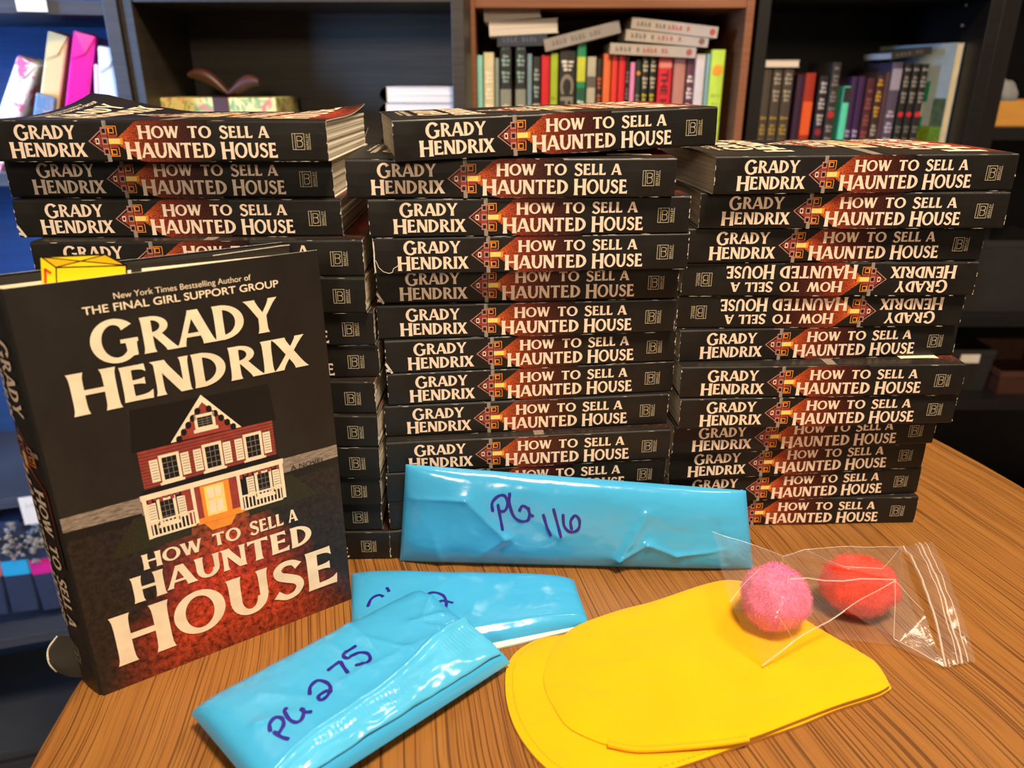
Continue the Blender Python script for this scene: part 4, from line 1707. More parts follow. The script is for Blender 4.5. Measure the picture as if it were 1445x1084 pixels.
def shelf_book(px0, px1, pytop, y, base, col, label, art=(), depth=.13, tilt=0.0, hgt=None, name='book', group='books in the warm brown bookcase', rough=.4, pages='#EDE4D2'):
    a, c = aty(px0, pytop, y), aty(px1, pytop, y)
    w = max(.006, c.x - a.x - .0006)
    h = hgt or (a.z - base)
    o = empty(name, ((a.x + c.x) / 2, y, base), (0, tilt, 0))
    tag(o, label, 'book', group)
    m = gm(col, rough=rough)
    mb = MB()
    t = .0012
    prof = [(w / 2, depth), (w / 2, .002), (w / 2 * .86, .0005), (0, 0), (-w / 2 * .86, .0005), (-w / 2, .002), (-w / 2, depth)]
    inn = [(w / 2 - t, depth), (w / 2 - t, .004), (w / 4, .003), (0, .0028), (-w / 4, .003), (-w / 2 + t, .004), (-w / 2 + t, depth)]
    for z in (0, h):
        pass
    lo = [Vector((x, yy, 0)) for x, yy in prof]
    hi = [Vector((x, yy, h)) for x, yy in prof]
    li = [Vector((x, yy, 0)) for x, yy in inn]
    hi2 = [Vector((x, yy, h)) for x, yy in inn]
    mb.grid([lo, hi], m)
    mb.grid([hi, hi2], m)
    mb.grid([hi2, li], m)
    mb.grid([li, lo], m)
    # spine art: (kind, colour, z0, z1[, text])
    for q in art:
        k, cc, z0, z1 = q[:4]
        mc = gm(cc)
        if k == 'band':
            mb.box((-w * .46, -.0004, h * z0), (w * .46, .0006, h * z1), mc)
        elif k == 'bars':                                      # unreadable lettering
            n = max(3, int((z1 - z0) * h / .0065))
            for j in range(n):
                zc = h * (z0 + (z1 - z0) * (j + .5) / n)
                hh = (z1 - z0) * h / n * .36
                ww = w * (.22 + .06 * ((j * 7) % 3))
                if j % 4 == 3:
                    continue
                mb.box((-ww, -.0005, zc - hh), (-ww * .1, .0006, zc + hh), mc)
                mb.box((ww * .15, -.0005, zc - hh * .8), (ww, .0006, zc + hh * .5), mc)
        elif k == 'dot':
            r = w * .38
            zc = h * (z0 + z1) / 2
            mb.poly([Vector((r * cos(2 * pi * j / 14), -.0006, zc + r * sin(2 * pi * j / 14))) for j in range(14)], mc)
        elif k == 'text':                                      # lettering running down the spine
            bt = btext(q[4], 0, 1, 0, None, .02)
            ht = max(bb for p in bt for aa, bb in p)
            zl = (z1 - z0) * h
            wt = w * (q[5] if len(q) > 5 else .6)
            for p in bt:
                mb.poly([Vector((-wt / 2 + bb / ht * wt, -.0006, h * z1 - aa * zl)) for aa, bb in p], mc)
    mb.build('cover', o)
    mb = MB()
    mb.box((-w / 2 + t * 1.1, .0045, .002), (w / 2 - t * 1.1, depth - .003, h - .003), get('pages_' + pages.strip('#'), pages, rough=.85))
    mb.build('page_block', o)
    return o


def flat_book(p0, p1, y, thick, depth, col, label, art=(), group=None, pages=False, name='book', yaw=0.0, cover=None, pn=None):
    """lying book whose near long side runs from pixel p0 to pixel p1 (its lower edge)"""
    a, c = aty(p0[0], p0[1], y), aty(p1[0], p1[1], y)
    L_ = (c - a).length
    roll = atan2(c.z - a.z, c.x - a.x)
    o = empty(name, a, (0, -roll, yaw))
    tag(o, label, 'book', group)
    m = gm(col)
    t = .0010
    mb = MB()
    mb.box((0, 0, 0), (L_, depth, t), m)
    mb.box((0, 0, thick - t), (L_, depth, thick), m)
    if pages:                                                 # spine turned away to the side
        mb.box((-.0012, 0, 0), (0, depth, thick), m)
    else:
        mb.box((0, -.0012, 0), (L_, 0, thick), m)
        for q in art:
            k, cc, x0, x1 = q[:4]
            mc = gm(cc)
            if k == 'bars':
                n = max(3, int((x1 - x0) * L_ / .006))
                for j in range(n):
                    if j % 5 == 4:
                        continue
                    xc = L_ * (x0 + (x1 - x0) * (j + .5) / n)
                    mb.box((xc - .002, -.0017, thick * .3), (xc - .0004, -.001, thick * .72), mc)
                    mb.box((xc + .0002, -.0017, thick * .3), (xc + .0016, -.001, thick * (.5 + .2 * (j % 2))), mc)
            elif k == 'dot':
                xc = L_ * (x0 + x1) / 2
                mb.poly([Vector((xc + thick * .3 * cos(2 * pi * j / 12), -.0018, thick / 2 + thick * .3 * sin(2 * pi * j / 12))) for j in range(12)], mc)
    mb.build('cover', o)
    mb = MB()
    mb.box((.0015 if not pages else 0, .0005 if pages else .001, t), (L_ - .0015, depth - .002, thick - t), M_PAGES_BG)
    mb.build('page_block', o)
    return o


GC = 'books in the warm brown bookcase'
CYF = CY + .035
CB = [  # px0, px1, top, colour, label, art
    (673, 681, 78, '#8FD3C4', 'thin mint green book at the left end of the brown bookcase', ()),
    (682, 697, 74, '#D9CFA8', 'cream book second from the left end of the brown bookcase', (('bars', '#F4EFE0', .2, .9),)),
    (698, 704, 82, '#8D9A94', 'thin grey-green book beside the pair of black photo spines', (('band', '#23704F', .05, .35),)),
    (705, 722, 58, '#23262A', 'black book with photo panel, first of the matching pair', (('bars', '#8FB0AC', .73, .97), ('band', '#8C9088', .44, .69), ('dot', '#D8C8B8', .50, .62))),
    (727, 743, 58, '#23262A', 'black book with photo panel, second of the matching pair', (('bars', '#8FB0AC', .73, .97), ('band', '#8C9088', .44, .69), ('dot', '#D8C8B8', .50, .62))),
    (744, 751, 76, '#7C96A4', 'slim blue-grey book right after the pair of photo spines', ()),
    (752, 763, 80, '#2A2B2C', 'narrow black book with pale lettering beside the red spine', (('bars', '#9FB3AE', .70, .95), ('band', '#B9B3A0', .46, .66))),
    (764, 776, 78, '#D81E2C', 'plain scarlet book between the narrow black and lime spines', ()),
    (777, 788, 75, '#A8BE2E', 'lime green book beside the thick black CRA spine', (('bars', '#8CA020', .2, .7),)),
    (789, 814, 72, '#26231F', 'thick black book with large outlined CRA lettering', (('bars', '#E6E0D4', .86, .94), ('text', '#8A8278', .42, .84, 'CRA', .72))),
    (815, 828, 58, '#1E8E5E', 'tall green book with a yellow patch on its spine', (('band', '#C9CF3A', .74, .90), ('band', '#17573D', .40, .70), ('bars', '#D8E6D8', .44, .62))),
    (829, 842, 80, '#B9B3A0', 'pale grey-cream book next to the tall green one', (('band', '#5F5B54', .78, .86),)),
    (843, 851, 83, '#2B2622', 'narrow black book with orange lettering', (('bars', '#D0622E', .4, .9), ('dot', '#F07A3A', .2, .3))),
    (852, 863, 76, '#E8703A', 'orange book left of the two red spines', ()),
    (864, 873, 76, '#E23B2E', 'orange-red book, first of two red spines', ()),
    (874, 884, 76, '#DE2733', 'crimson book, second of two red spines', ()),
    (885, 889, 80, '#2A2320', 'very thin black book beside the pink spine', (('bars', '#8A7F78', .2, .9),)),
    (890, 897, 88, '#EE8FC8', 'short pink book leaning among the dark spines', ()),
    (898, 906, 84, '#24352C', 'dark green book with an orange dot near its top', (('dot', '#D98A3C', .86, .94), ('bars', '#9A9482', .4, .75))),
    (907, 917, 78, '#1F1D1A', 'black book with yellow lettering, first of the twins', (('bars', '#C9C2B0', .76, .97), ('bars', '#D4C52A', .40, .73))),
    (918, 928, 78, '#1F1D1A', 'black book with yellow lettering, second of the twins', (('bars', '#C9C2B0', .76, .97), ('bars', '#D4C52A', .40, .73))),
    (930, 950, 80, '#D8283A', 'red book lettered THE HATE in black', (('text', '#3A1518', .46, .90, 'THE HATE', .5), ('band', '#E88A80', .92, .97))),
    (952, 969, 82, '#B87F74', 'dusty pink portrait book beside the red THE HATE spine', (('band', '#D9A08C', .2, .6),)),
    (970, 982, 82, '#5E3443', 'plum book with white lettering', (('bars', '#E6D8D6', .58, .88),)),
    (983, 997, 76, '#CFC6C8', 'pale lilac-white book right of the plum spine', ()),
    (998, 1004, 76, '#7FA6A2', 'slim teal book beside the lime spine at the right', ()),
    (1005, 1025, 70, '#BEDA4A', 'wide lime book with an orange dot at the row end', (('dot', '#F09A2E', .82, .90), ('bars', '#A2BC3C', .1, .7))),
]
for px0, px1, tp, col, lab, art in CB:
    shelf_book(px0, px1, tp, CYF, zC, col, lab, art, depth=.15, group=GC)
# lying on top of that row
flat_book((702, 66), (772, 64), CYF - .004, .020, .12, '#2B3346', 'dark navy book lying under the two white page blocks', (('bars', '#59617A', .1, .8),), GC)
flat_book((692, 51), (788, 46), CYF - .006, .022, .12, '#EDE6DC', 'white-edged paperback lying lower of two on the brown bookcase row', (), GC, pages=True)
flat_book((685, 31), (764, 24), CYF - .006, .022, .12, '#EDE6DC', 'white-edged paperback lying upper of two on the brown bookcase row', (), GC, pages=True)
flat_book((770, 73), (876, 46), CYF - .008, .019, .10, '#9A938E', 'grey book sloping upward over the CRA spine', (('bars', '#6F6A68', .1, .75),), GC)
flat_book((860, 76), (981, 82), CYF - .010, .017, .12, '#B3A89E', 'pale grey book lying lowest of the three sloping ones', (('bars', '#5A5450', .06, .35), ('bars', '#A83A3A', .38, .68), ('dot', '#A8564A', .88, .96)), GC)
flat_book((882, 57), (998, 67), CYF - .012, .017, .12, '#B3A89E', 'pale grey book lying between the two other sloping ones', (('bars', '#5A5450', .06, .35), ('bars', '#A83A3A', .38, .68), ('dot', '#7C5A4A', .88, .96)), GC)
flat_book((890, 40), (1011, 54), CYF - .014, .017, .12, '#B3A89E', 'pale grey book lying topmost of the three sloping ones', (('bars', '#5A5450', .06, .40), ('bars', '#A83A3A', .42, .68), ('dot', '#B84A3A', .90, .98)), GC)
# cream paper goods on the board above
pp = [aty(902, 4, CY + .03), aty(1026, 4, CY + .03)]
mb = MB()
o = empty('book', (pp[0].x, CY + .03, zC1), (0, 0, 0))
mb.box((0, 0, 0), (pp[1].x - pp[0].x, .12, .02), get('pages_cream_top', '#E9CDA8', rough=.8))
mb.build('page_block', o)
mb = MB()
mb.box((0, -.0008, .02), (pp[1].x - pp[0].x, .12, .0215), gm('#C98A8A'))
mb.box((0, -.0008, -.0), (pp[1].x - pp[0].x, .12, .0008), gm('#C98A8A'))
mb.build('cover', o)
tag(o, 'cream-edged book lying on the upper board of the brown bookcase', 'book')

GD = 'dark novels in the black bookcase'
DYF = DY + .06
greyt = ('bars', '#A59C92', .72, .97)
goldt = ('bars', '#A98A36', .30, .60)
DB = [
    (1079, 1091, 97, '#4A423B', 'grey-black book with gold lower lettering, first of three', (goldt,)),
    (1092, 1106, 97, '#4A423B', 'grey-black book with gold lower lettering, middle of three', (greyt, goldt)),
    (1107, 1122, 97, '#4A423B', 'grey-black book with gold lower lettering, third of three', (greyt, goldt)),
    (1126, 1137, 106, '#38203A', 'dark purple book left of the fiery orange spine', (('bars', '#8C7F94', .1, .4),)),
    (1138, 1153, 103, '#9C2E1C', 'fiery red-orange book among the dark novels', (('band', '#D8551F', .45, .75), ('bars', '#C98A2C', .28, .44))),
    (1158, 1171, 107, '#2A2120', 'black book with white lettering after the fiery spine', (('bars', '#B9AFA6', .55, .95), ('dot', '#8A2230', .44, .54))),
    (1176, 1189, 88, '#332D28', 'tall grey-black book with a red dot, standing alone', (('bars', '#7A7068', .55, .97), ('dot', '#B0241F', .54, .62), ('bars', '#8C8278', .3, .5))),
    (1192, 1202, 122, '#58C79A', 'thin mint green book among the dark novels', (('band', '#2E2320', .84, .99),)),
    (1203, 1212, 108, '#3A2142', 'purple-black book, first of two by the mint spine', (('bars', '#A79AAE', .28, .52),)),
    (1213, 1223, 108, '#3A2142', 'purple-black book, second of two by the mint spine', (('bars', '#A79AAE', .28, .52),)),
    (1225, 1237, 110, '#4A2126', 'maroon book with faint lettering', (('bars', '#8A4A3C', .4, .9),)),
    (1239, 1250, 106, '#3A2A22', 'brown-black book with a yellow streak', (('bars', '#C8902A', .62, .97), ('bars', '#A59A8A', .3, .56))),
    (1251, 1259, 102, '#4B3236', 'dull mauve book beside the pale-lettered tall spine', ()),
    (1261, 1276, 88, '#4F4250', 'tall grey-purple book with pale lettering', (('bars', '#B3A8B4', .3, .62), ('band', '#8F8590', .78, .95))),
    (1278, 1288, 90, '#26231F', 'black book with red dot, nearest the tall purple spine', (('bars', '#8C8478', .68, .97), ('dot', '#C0242A', .55, .63), ('bars', '#6F675F', .3, .5))),
    (1290, 1300, 90, '#26231F', 'black book with red dot, middle of the three alike', (('bars', '#8C8478', .68, .97), ('dot', '#C0242A', .55, .63), ('bars', '#6F675F', .3, .5))),
    (1302, 1313, 90, '#26231F', 'black book with red dot, nearest the green picture book', (('bars', '#8C8478', .68, .97), ('dot', '#C0242A', .55, .63), ('bars', '#6F675F', .3, .5))),
]
for px0, px1, tp, col, lab, art in DB:
    shelf_book(px0, px1, tp, DYF, zD, col, lab, art, depth=.12, group=GD)
flat_book((1081, 95), (1128, 95), DYF - .004, .012, .11, '#B9AFA2', 'pale book lying across the three grey-black ones', (), GD, pages=True)
flat_book((1258, 84), (1314, 76), DYF - .004, .012, .12, '#2A2624', 'dark book lying on the three red-dot spines', (('bars', '#5F5852', .1, .8),), GD)
# large picture book standing at the end, its face half turned to the row
o = empty('picture_book', aty(1348, 60, DY + .05) * 1, (0, 0, 0))
ptop = aty(1352, 60, DY + .05)
o.location = (ptop.x, DY + .05, zD)
ph = ptop.z - zD
o.rotation_euler = (0, 0, radians(-74))
mb = MB()
W_ = .19
mgrey, mgreen, msign, mdk = gm('#9FAAA6'), gm('#6E8A24', vscale=150, var=.35), gm('#1C7A55'), gm('#4E5A3E', vscale=90, var=.4)
mb.box((-W_, 0, 0), (0, .001, ph), mgrey)
mb.box((-W_, .013, 0), (0, .014, ph), mgrey)
mb.box((-W_, 0, 0), (-W_ + .001, .014, ph), mgrey)
mb.box((-W_ + .001, -.0004, .0), (-.001, .0002, ph * .42), mgreen)
mb.box((-.030, -.0005, ph * .42), (-.001, .0002, ph * .62), mdk)
mb.box((-.095, -.0008, ph * .60), (-.045, .0002, ph * .74), msign)
mb.box((-.090, -.0008, ph * .50), (-.055, .0002, ph * .585), gm('#CFC8B4'))
mb.box((-.092, -.0008, ph * .40), (-.050, .0002, ph * .485), msign)
mb.build('cover', o)
mb = MB()
mb.box((-W_ + .002, .0012, .002), (-.0012, .0128, ph - .002), get('pages_D8C49A', '#D8C49A', rough=.85))
mb.build('page_block', o)
tag(o, 'tall picture book with green grass and sign, standing beyond the dark novels', 'book')

# ------------------------------------------------------------------ wrapped gifts in the window case
def wrapped(label, b0, b1, t0, back, depth, m, group, flap=True, name='wrapped_book', m2=None, ph=0.0):
    """near face between bottom pixels b0-b1 and top-left pixel t0 on the case's plane set back by 'back'"""
    A_, B_, T_ = atA(*b0, back), atA(*b1, back), atA(*t0, back)
    w = (B_ - A_).length
    up = T_ - A_
    h = up.length
    lean = atan2(up.dot(adir), up.z)
    w *= cos(lean) * .97
    if lean > 0:                                  # the far lower corner carries a leaning parcel
        A_ = A_ + Vector((0, 0, w * sin(lean)))
    o = empty(name, A_, (0, 0, AR))
    o.rotation_euler = (Matrix.Rotation(AR, 3, 'Z') @ Matrix.Rotation(lean, 3, 'Y')).to_euler()
    tag(o, label, 'wrapped book', group)
    mb = MB()
    mb.box((0, 0, 0), (w, depth, h), m)
    mb.build('wrapping', o, bevel=.003, bseg=3)
    if flap:
        mb = MB()
        e = -.0008
        mb.poly([Vector((w * .05, e, h * .995)), Vector((w * .95, e, h * .995)), Vector((w * .62, e - .0012, h * .86)), Vector((w * .05, e - .0004, h * .80))], m2 or m)
        mb.poly([Vector((w * .05, e, h * .80)), Vector((w * .62, e - .0012, h * .86)), Vector((w * .60, e - .0001, h * .84)), Vector((w * .05, e + .0002, h * .78))], m)
        mb.poly([Vector((w * .03, .002, h + .0008)), Vector((w * .97, .002, h + .0008)), Vector((w * .6, depth * .5, h + .0022)), Vector((w * .2, depth * .5, h + .0018))], m2 or m)
        mb.build('folded_flap', o)
    return o


M_FLORAL, nt, b = new_mat('pink_floral_paper')
v = coords(nt, 'Object', (1, 1, 1))
n1 = noisetex(nt, v, 55, 3, .6, .6)
nt.links.new(mixc(nt, ramp(nt, n1, [(.52, 0), (.58, 1)]), hexc('#E9DADA'), hexc('#D2628E')), b.inputs['Base Color'])
M_GOLDP = mat('satin_gold_paper', '#D9BE86', rough=.28, var=.05, spec=.6)
M_MAG = mat('magenta_foil_paper', '#E8148C', rough=.26, var=.05, spec=.6)
M_SILV = mat('pearl_white_paper', '#D7DCE4', rough=.3, var=.03, spec=.6)
M_PPINK = mat('pale_pink_paper', '#DDB8CE', rough=.4, var=.05)
M_BLUEFL, nt, b = new_mat('blue_floral_paper')
v = coords(nt, 'Object')
n1 = noisetex(nt, v, 70, 3, .6, .6)
nt.links.new(mixc(nt, ramp(nt, n1, [(.5, 0), (.62, 1)]), hexc('#5F7E9C'), hexc('#C99A8A')), b.inputs['Base Color'])
GA = 'wrapped books in the window bookcase'
wrapped('pink floral wrapped book leaning at the window end of the shelf', (-25, 245), (10, 245), (27, 92), .05, .12, M_FLORAL, GA)
wrapped('black wrapped book behind the pink floral one', (18, 240), (38, 240), (36, 86), .178, .10, mat('black_wrap', '#1B1A1D', rough=.4), GA)
wrapped('gold satin wrapped book leaning between floral and magenta ones', (46, 240), (76, 240), (69, 51), .04, .13, M_GOLDP, GA)
wrapped('blue floral wrapped book low behind the gold one', (40, 240), (70, 240), (52, 138), .028, .01, M_BLUEFL, GA, flap=False)
wrapped('magenta foil wrapped book standing beside the gold one', (84, 240), (117, 240), (105, 51), .03, .14, M_MAG, GA)
wrapped('thin pale pink wrapped book tucked beside the white one', (136, 240), (143, 240), (132, 91), .03, .12, M_PPINK, GA, flap=False)
wrapped('pearl white wrapped book against the case side', (146, 240), (173, 240), (138, 68), .02, .12, M_SILV, GA)

# rolled dark parcels with ribbons, lower shelf
M_NAVY = mat('navy_wrapping_paper', '#2E3A54', rough=.45, var=.12)
M_CYANR = mat('cyan_satin_ribbon', '#2FA9D6', rough=.25, var=.05)
M_PINKR = mat('magenta_satin_ribbon', '#D7268C', rough=.25, var=.05)
M_ROSER = mat('rose_satin_ribbon', '#D9788C', rough=.25, var=.05)
M_DRIED = mat('dried_flower', '#9A948A', rough=.9, var=.35, vscale=160)
GP = 'navy parcels with ribbons on the lower shelf'
bpy.context.view_layer.update()


def parcel(label, b0, b1, t0, ribbon, seed, back=.03):
    A_, B_, T_ = atA(*b0, back), atA(*b1, back), atA(*t0, back)
    w = (B_ - A_).length
    up = T_ - A_
    h = up.length
    lean = atan2(up.dot(adir), up.z)
    w *= cos(lean) * .97
    if lean > 0:                                  # the far lower corner carries a leaning parcel
        A_ = A_ + Vector((0, 0, w * sin(lean)))
    o = empty('wrapped_parcel', A_)
    o.rotation_euler = (Matrix.Rotation(AR, 3, 'Z') @ Matrix.Rotation(lean, 3, 'Y')).to_euler()
    tag(o, label, 'wrapped book', GP)
    mb = MB()
    d_ = .13
    rows = []
    for k in range(7):
        z = h * k / 6
        bul = .002 * sin(k * 2.0 + seed)
        rows.append([Vector(p) for p in ((0, .004, z), (.003, 0, z), (w - .003, -bul * .4, z), (w, .004, z), (w, d_, z), (0, d_, z))])
    mb.grid(rows, M_NAVY, close_u=True)
    mb.poly(rows[0][::-1], M_NAVY)
    mb.poly(rows[-1], M_NAVY)
    mb.build('wrapping', o)
    mb = MB()
    z0, z1 = h * .42, h * .58
    q = [(-.0008, d_), (-.0008, .003), (.003, -.0016), (w - .003, -.0026), (w + .0008, .003), (w + .0008, d_)]
    mb.grid([[Vector((x, y, z0)) for x, y in q], [Vector((x, y, z1)) for x, y in q]], ribbon)
    r = mb.build('ribbon', o)
    md = r.modifiers.new('thickness', 'SOLIDIFY')
    md.thickness = .0006
    rnd = random.Random(seed)
    mb = MB()
    for k in range(34):                          # dried flower sprig tucked under the ribbon
        cx, cz = w * .55 + rnd.gauss(0, w * .22), h * .80 + rnd.gauss(0, h * .10)
        r_ = rnd.uniform(.003, .008)
        a0 = rnd.uniform(0, 6)
        y_ = -.003 - rnd.uniform(0, .006)
        pts = [Vector((cx + r_ * (1 if j % 2 else .45) * cos(a0 + j * pi / 4), y_ - (.002 if j % 2 else 0), cz + r_ * (1 if j % 2 else .45) * sin(a0 + j * pi / 4))) for j in range(8)]
        cen = Vector((cx, y_ - .003, cz))
        for j in range(8):
            mb.poly([cen, pts[j], pts[(j + 1) % 8]], M_DRIED)
    mb.build('dried_sprig', o)


parcel('navy parcel with a rose ribbon at the frame edge', (-25, 872), (15, 866), (-52, 742), M_ROSER, 1)
parcel('navy parcel with a cyan ribbon, between rose and magenta ones', (16, 866), (58, 860), (-14, 740), M_CYANR, 2)
parcel('navy parcel with a magenta ribbon beside the hardcover', (60, 862), (98, 852), (22, 738), M_PINKR, 3)

# shelf cards
M_CARDW = mat('white_card', '#E9E0CF', rough=.7, var=.03)


def shelf_card(label, c0, c1):
    A_, B_ = atA(*c0, -.004), atA(*c1, -.004)
    w, h = (B_ - A_).dot(adir), A_.z - B_.z
    o = empty('shelf_label', A_, (0, 0, AR))
    tag(o, label, 'label', 'cards on the window bookcase')
    mb = MB()
    mb.box((0, 0, -h), (w, .0006, 0), M_CARDW)
    for k in range(7):                            # faint handwriting, unreadable in the photo
        x = w * (.18 + .1 * k)
        mb.box((x, -.0003, -h * .42), (x + w * .02, .0002, -h * (.22 + .05 * (k % 2))), get('faint_ink', '#C9C2BA', rough=.7))
        mb.box((x, -.0003, -h * .34), (x + w * .06, .0002, -h * .30), get('faint_ink', '#C9C2BA', rough=.7))
    mb.build('card', o)


shelf_card('white card hanging from the top board of the window bookcase', (17, -18), (68, 17))
shelf_card('white card on the lower board beside the hardcover', (25, 703), (78, 735))

# ------------------------------------------------------------------ gift box and navy books in the middle case
M_GIFT, nt, b = new_mat('yellow_floral_giftwrap')
v = coords(nt, 'Object')
n1 = noisetex(nt, v, 60, 3, .6, .8)
c1 = mixc(nt, ramp(nt, n1, [(.48, 0), (.56, 1)]), hexc('#E2CF7A'), hexc('#8CA05C'))
n2 = noisetex(nt, coords(nt, 'Object', (1, 1, 1), (0, 0, 0), (3, 2, 1)), 45, 3, .6, .5)
nt.links.new(mixc(nt, ramp(nt, n2, [(.58, 0), (.64, 1)]), c1, hexc('#D8765E')), b.inputs['Base Color'])
M_BROWNR = mat('brown_satin_ribbon', '#4E2B20', rough=.38, var=.1)
GY = BY + .045
ga, gb = aty(217, 138, GY), aty(389, 141, GY)
gw, gh = gb.x - ga.x, ga.z - zB
o = empty('gift_box', (ga.x, GY, zB))
tag(o, 'yellow floral gift box tied with a brown ribbon bow', 'gift box')
mb = MB()
mb.box((0, 0, 0), (gw, .13, gh), M_GIFT)
mb.build('box', o, bevel=.001)
mb = MB()
rx0, rx1 = gw * .48, gw * .61
q = [(0, .002), (0, gh)]
mb.box((rx0, -.0008, 0), (rx1, 0, gh + .0008), M_BROWNR)
mb.box((rx0, -.0008, gh), (rx1, .13, gh + .0010), M_BROWNR)
rb = mb.build('ribbon', o)
for s, hh, ln, th in ((-1, .030, .058, .017), (1, .019, .048, .018)):
    mb = MB()
    cx, cz = gw * .545, gh + .005
    rows = []
    for k in range(13):                           # a flattened loop of wide ribbon
        t = k / 12
        px_, pz_ = s * ln * t, hh * sin(t * 1.9) * .95
        wd_ = .004 + th * sin(pi * min(1, t * .92 + .04)) ** .7
        row = []
        for a in range(12):
            an = 2 * pi * a / 12
            row.append(Vector((cx + px_, .045 + .010 * sin(an), cz + pz_ + wd_ * .5 * cos(an))))
        rows.append(row)
    mb.grid(rows, M_BROWNR, close_u=True)
    mb.poly(rows[-1], M_BROWNR)
    mb.poly(rows[0][::-1], M_BROWNR)
    mb.build('bow_loop', rb, smooth=True)
mb = MB()
mb.tube([(gw * .545 - .009, .058, gh + .006), (gw * .545, .056, gh + .008), (gw * .545 + .009, .058, gh + .006)], [.005, .007, .005], M_BROWNR, 10)
mb.build('bow_knot', rb, smooth=True)
NB_ = 4
wy = aty(548, 216, BY + .02)
wx0, wx1 = wy.x, aty(649, 216, BY + .02).x
hh = (aty(600, 122, BY + .02).z - zB) / NB_
for k in range(NB_):
    o = empty('book', (wx0 + (.002 if k % 2 else 0), BY + .02, zB + k * hh), (0, 0, 0))
    nm = ['bottom one of', 'second from bottom in', 'third from bottom in', 'topmost of'][k]
    tag(o, 'navy book with white pages, ' + nm + ' the pile on the middle shelf', 'book', 'navy books piled on the middle shelf')
    w_ = wx1 - wx0
    mb = MB()
    mnavy = gm('#1E2236')
    for z in (0, hh - .0010):
        mb.box((0, 0, z), (w_, .155, z + .0008), gm('#DAD3C8') if z else mnavy)
    rows = []
    for y in (0, .155):
        rows.append([Vector((-.010 * sin(pi * j / 14) ** .7 if 0 < j < 14 else 0, y, (hh - .0002) * j / 14)) for j in range(15)])
    mb.grid(rows, mnavy)
    mb.grid([[Vector((0, y, z)) for z in (0, hh - .0002)] for y in (0, .155)], mnavy)
    mb.build('cover', o)
    mb = MB()
    mb.box((.0002, .001, .0008), (w_ - .0005, .154, hh - .0010), M_PAGES_BG)
    mb.build('page_block', o)

# ------------------------------------------------------------------ dark rack at the right
EY = 1.42
ex0 = xd1 + .012
rk = empty('storage_rack', (ex0, EY, FZ))
tag(rk, 'black open storage rack at the far right of the bookcases', 'shelving')
M_RACK = mat('black_painted_rack', '#161312', rough=.4, var=.1)
EW = .62
zE = [.10, aty(1420, 566, EY).z, aty(1420, 447, EY).z, aty(1420, 180, EY).z, 1.30]
for x, y in ((0, 0), (EW - .03, 0), (0, .34), (EW - .03, .34)):
    mb = MB()
    mb.box((x, y, 0), (x + .03, y + .03, 1.62 - FZ), M_RACK)
    mb.build('post', rk, bevel=.001)
for z in zE:
    mb = MB()
    mb.box((0.002, .004, z - .022 - FZ), (EW - .002, .366, z - FZ), M_RACK)
    mb.build('shelf', rk, bevel=.001)
mb = MB()
mb.box((.03, .372, 0), (EW - .03, .378, 1.62 - FZ), M_RACK)
mb.build('back_panel', rk)
# wooden tray with a grey cloth
M_PINE = mat('pine_wood', '#C28A3C', rough=.5, var=.12, vscale=8, stretch=(1, 1, 12))
ty = EY + .04
ta, tb_ = aty(1386, 176, ty), aty(1386, 143, ty)
o = empty('wooden_tray', (ta.x, ty, zE[3]))
th_, tw_ = tb_.z - zE[3], .34
tag(o, 'pale pine tray on the storage rack holding a grey cloth', 'tray')
for nm, lo, hi in (('front_panel', (0, 0, 0), (tw_, .010, th_)), ('back_panel', (0, .19, 0), (tw_, .20, th_)), ('side_panel', (0, .010, 0), (.010, .19, th_)), ('side_panel', (tw_ - .010, .010, 0), (tw_, .19, th_)), ('bottom_panel', (.01, .01, .001), (tw_ - .01, .19, .006))):
    mb = MB()
    mb.box(lo, hi, M_PINE)
    mb.build(nm, o, bevel=.001)
M_GCLOTH = mat('grey_woven_cloth', '#77787A', rough=.9, var=.15, bump=.4, bscale=200)
ca, cb_ = aty(1390, 108, ty + .07), aty(1430, 108, ty + .07)
mb = MB()
cw = (cb_.x - ca.x) / 2 * 1.15
chh = ca.z - (zE[3] + .006)
rows = []
for j in range(19):
    t = pi * j / 18
    row = []
    for i in range(30):
        a = 2 * pi * i / 30
        d = Vector((sin(t) * cos(a), sin(t) * sin(a), cos(t)))
        r = 1 + .16 * noise.noise(d * 2.3) + .12 * abs(noise.noise(d * 5.5))
        row.append(Vector((d.x * cw * 1.05 * r, d.y * .055 * r, max(0, chh / 2 + d.z * chh / 2 * r))))
    rows.append(row)
mb.grid(rows, M_GCLOTH, close_u=True)
o = empty('folded_cloth', (ca.x + cw, ty + .085, zE[3] + .0065))
tag(o, 'crumpled grey cloth heaped in the pine tray', 'cloth')
mb.build('cloth', o, smooth=True)
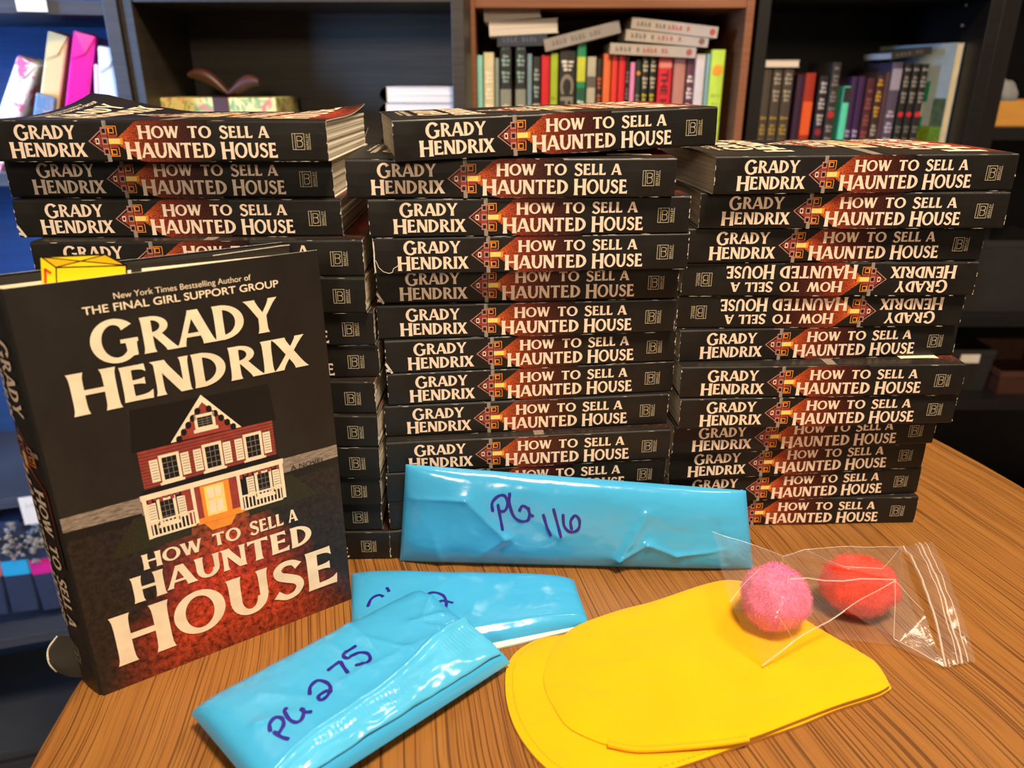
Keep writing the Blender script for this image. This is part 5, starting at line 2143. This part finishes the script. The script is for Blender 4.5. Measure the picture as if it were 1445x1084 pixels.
# things on the lower boards of the rack
M_BIN = mat('black_plastic_bin', '#2A2725', rough=.5, var=.1)


def bin_(label, x0, x1, y, z, h, m, card=None, name='storage_bin'):
    o = empty(name, (x0, y, z))
    tag(o, label, 'storage box', 'boxes on the storage rack')
    w = x1 - x0
    mb = MB()
    t = .004
    lo = [(0, 0), (w, 0), (w, .22), (0, .22)]
    f = lambda s, z_: [Vector((w / 2 + (x - w / 2) * s, .11 + (y_ - .11) * s, z_)) for x, y_ in lo]
    mb.grid([f(.92, 0), f(.99, h - .012), f(1.0, h - .012), f(1.0, h)], m, close_u=True)
    mb.grid([f(1.0, h), f(.96, h), f(.88, .004)], m, close_u=True)
    mb.poly(f(.92, 0)[::-1], m)
    mb.poly(f(.88, .004), m)
    mb.build('bin', o)
    if card:
        mb = MB()
        mb.box((card[0] * w, -.0006, h * card[2]), (card[1] * w, .0104, h * card[3]), M_CARDW)
        mb.build('label', o)


z3, z2 = zE[1], zE[2]
e_a = aty(1402, 540, EY + .03)
bin_('red-brown box on the middle board of the storage rack', e_a.x + .01, e_a.x + .20, EY + .03, z3, aty(1402, 525, EY + .03).z - z3, mat('red_brown_card', '#4C2A1E', rough=.6))
bin_('black bin on the board above the red-brown box', ex0 + .04, ex0 + .22, EY + .03, z2, .14, M_BIN)
bin_('black bin standing low on the storage rack', ex0 + .04, ex0 + .22, EY + .03, zE[0], .16, M_BIN)
bin_('small dark bin beside the red-brown box', ex0 + .035, e_a.x + .005, EY + .05, z3, .09, M_BIN, (.45, .75, .7, .9))
# blue tube added for the bright blue-lit line on the rack's upper part
g = aty(1430, 130, EY + .16)
mb = MB()
hgl = aty(1430, 60, EY + .16).z - (zE[3])
mb.tube([(0, 0, 0), (0, 0, hgl * .78), (0, 0, hgl * .85), (0, 0, hgl)], [.016, .016, .007, .007], mat('blue_light_line', '#4A6AC8', rough=.08, spec=.8), 16)
o = empty('blue_tube', (g.x, EY + .27, zE[3]))
tag(o, 'slim blue tube added for a blue-lit line behind the pine tray', 'blue_tube')
mb.build('tube_body', o, smooth=True)
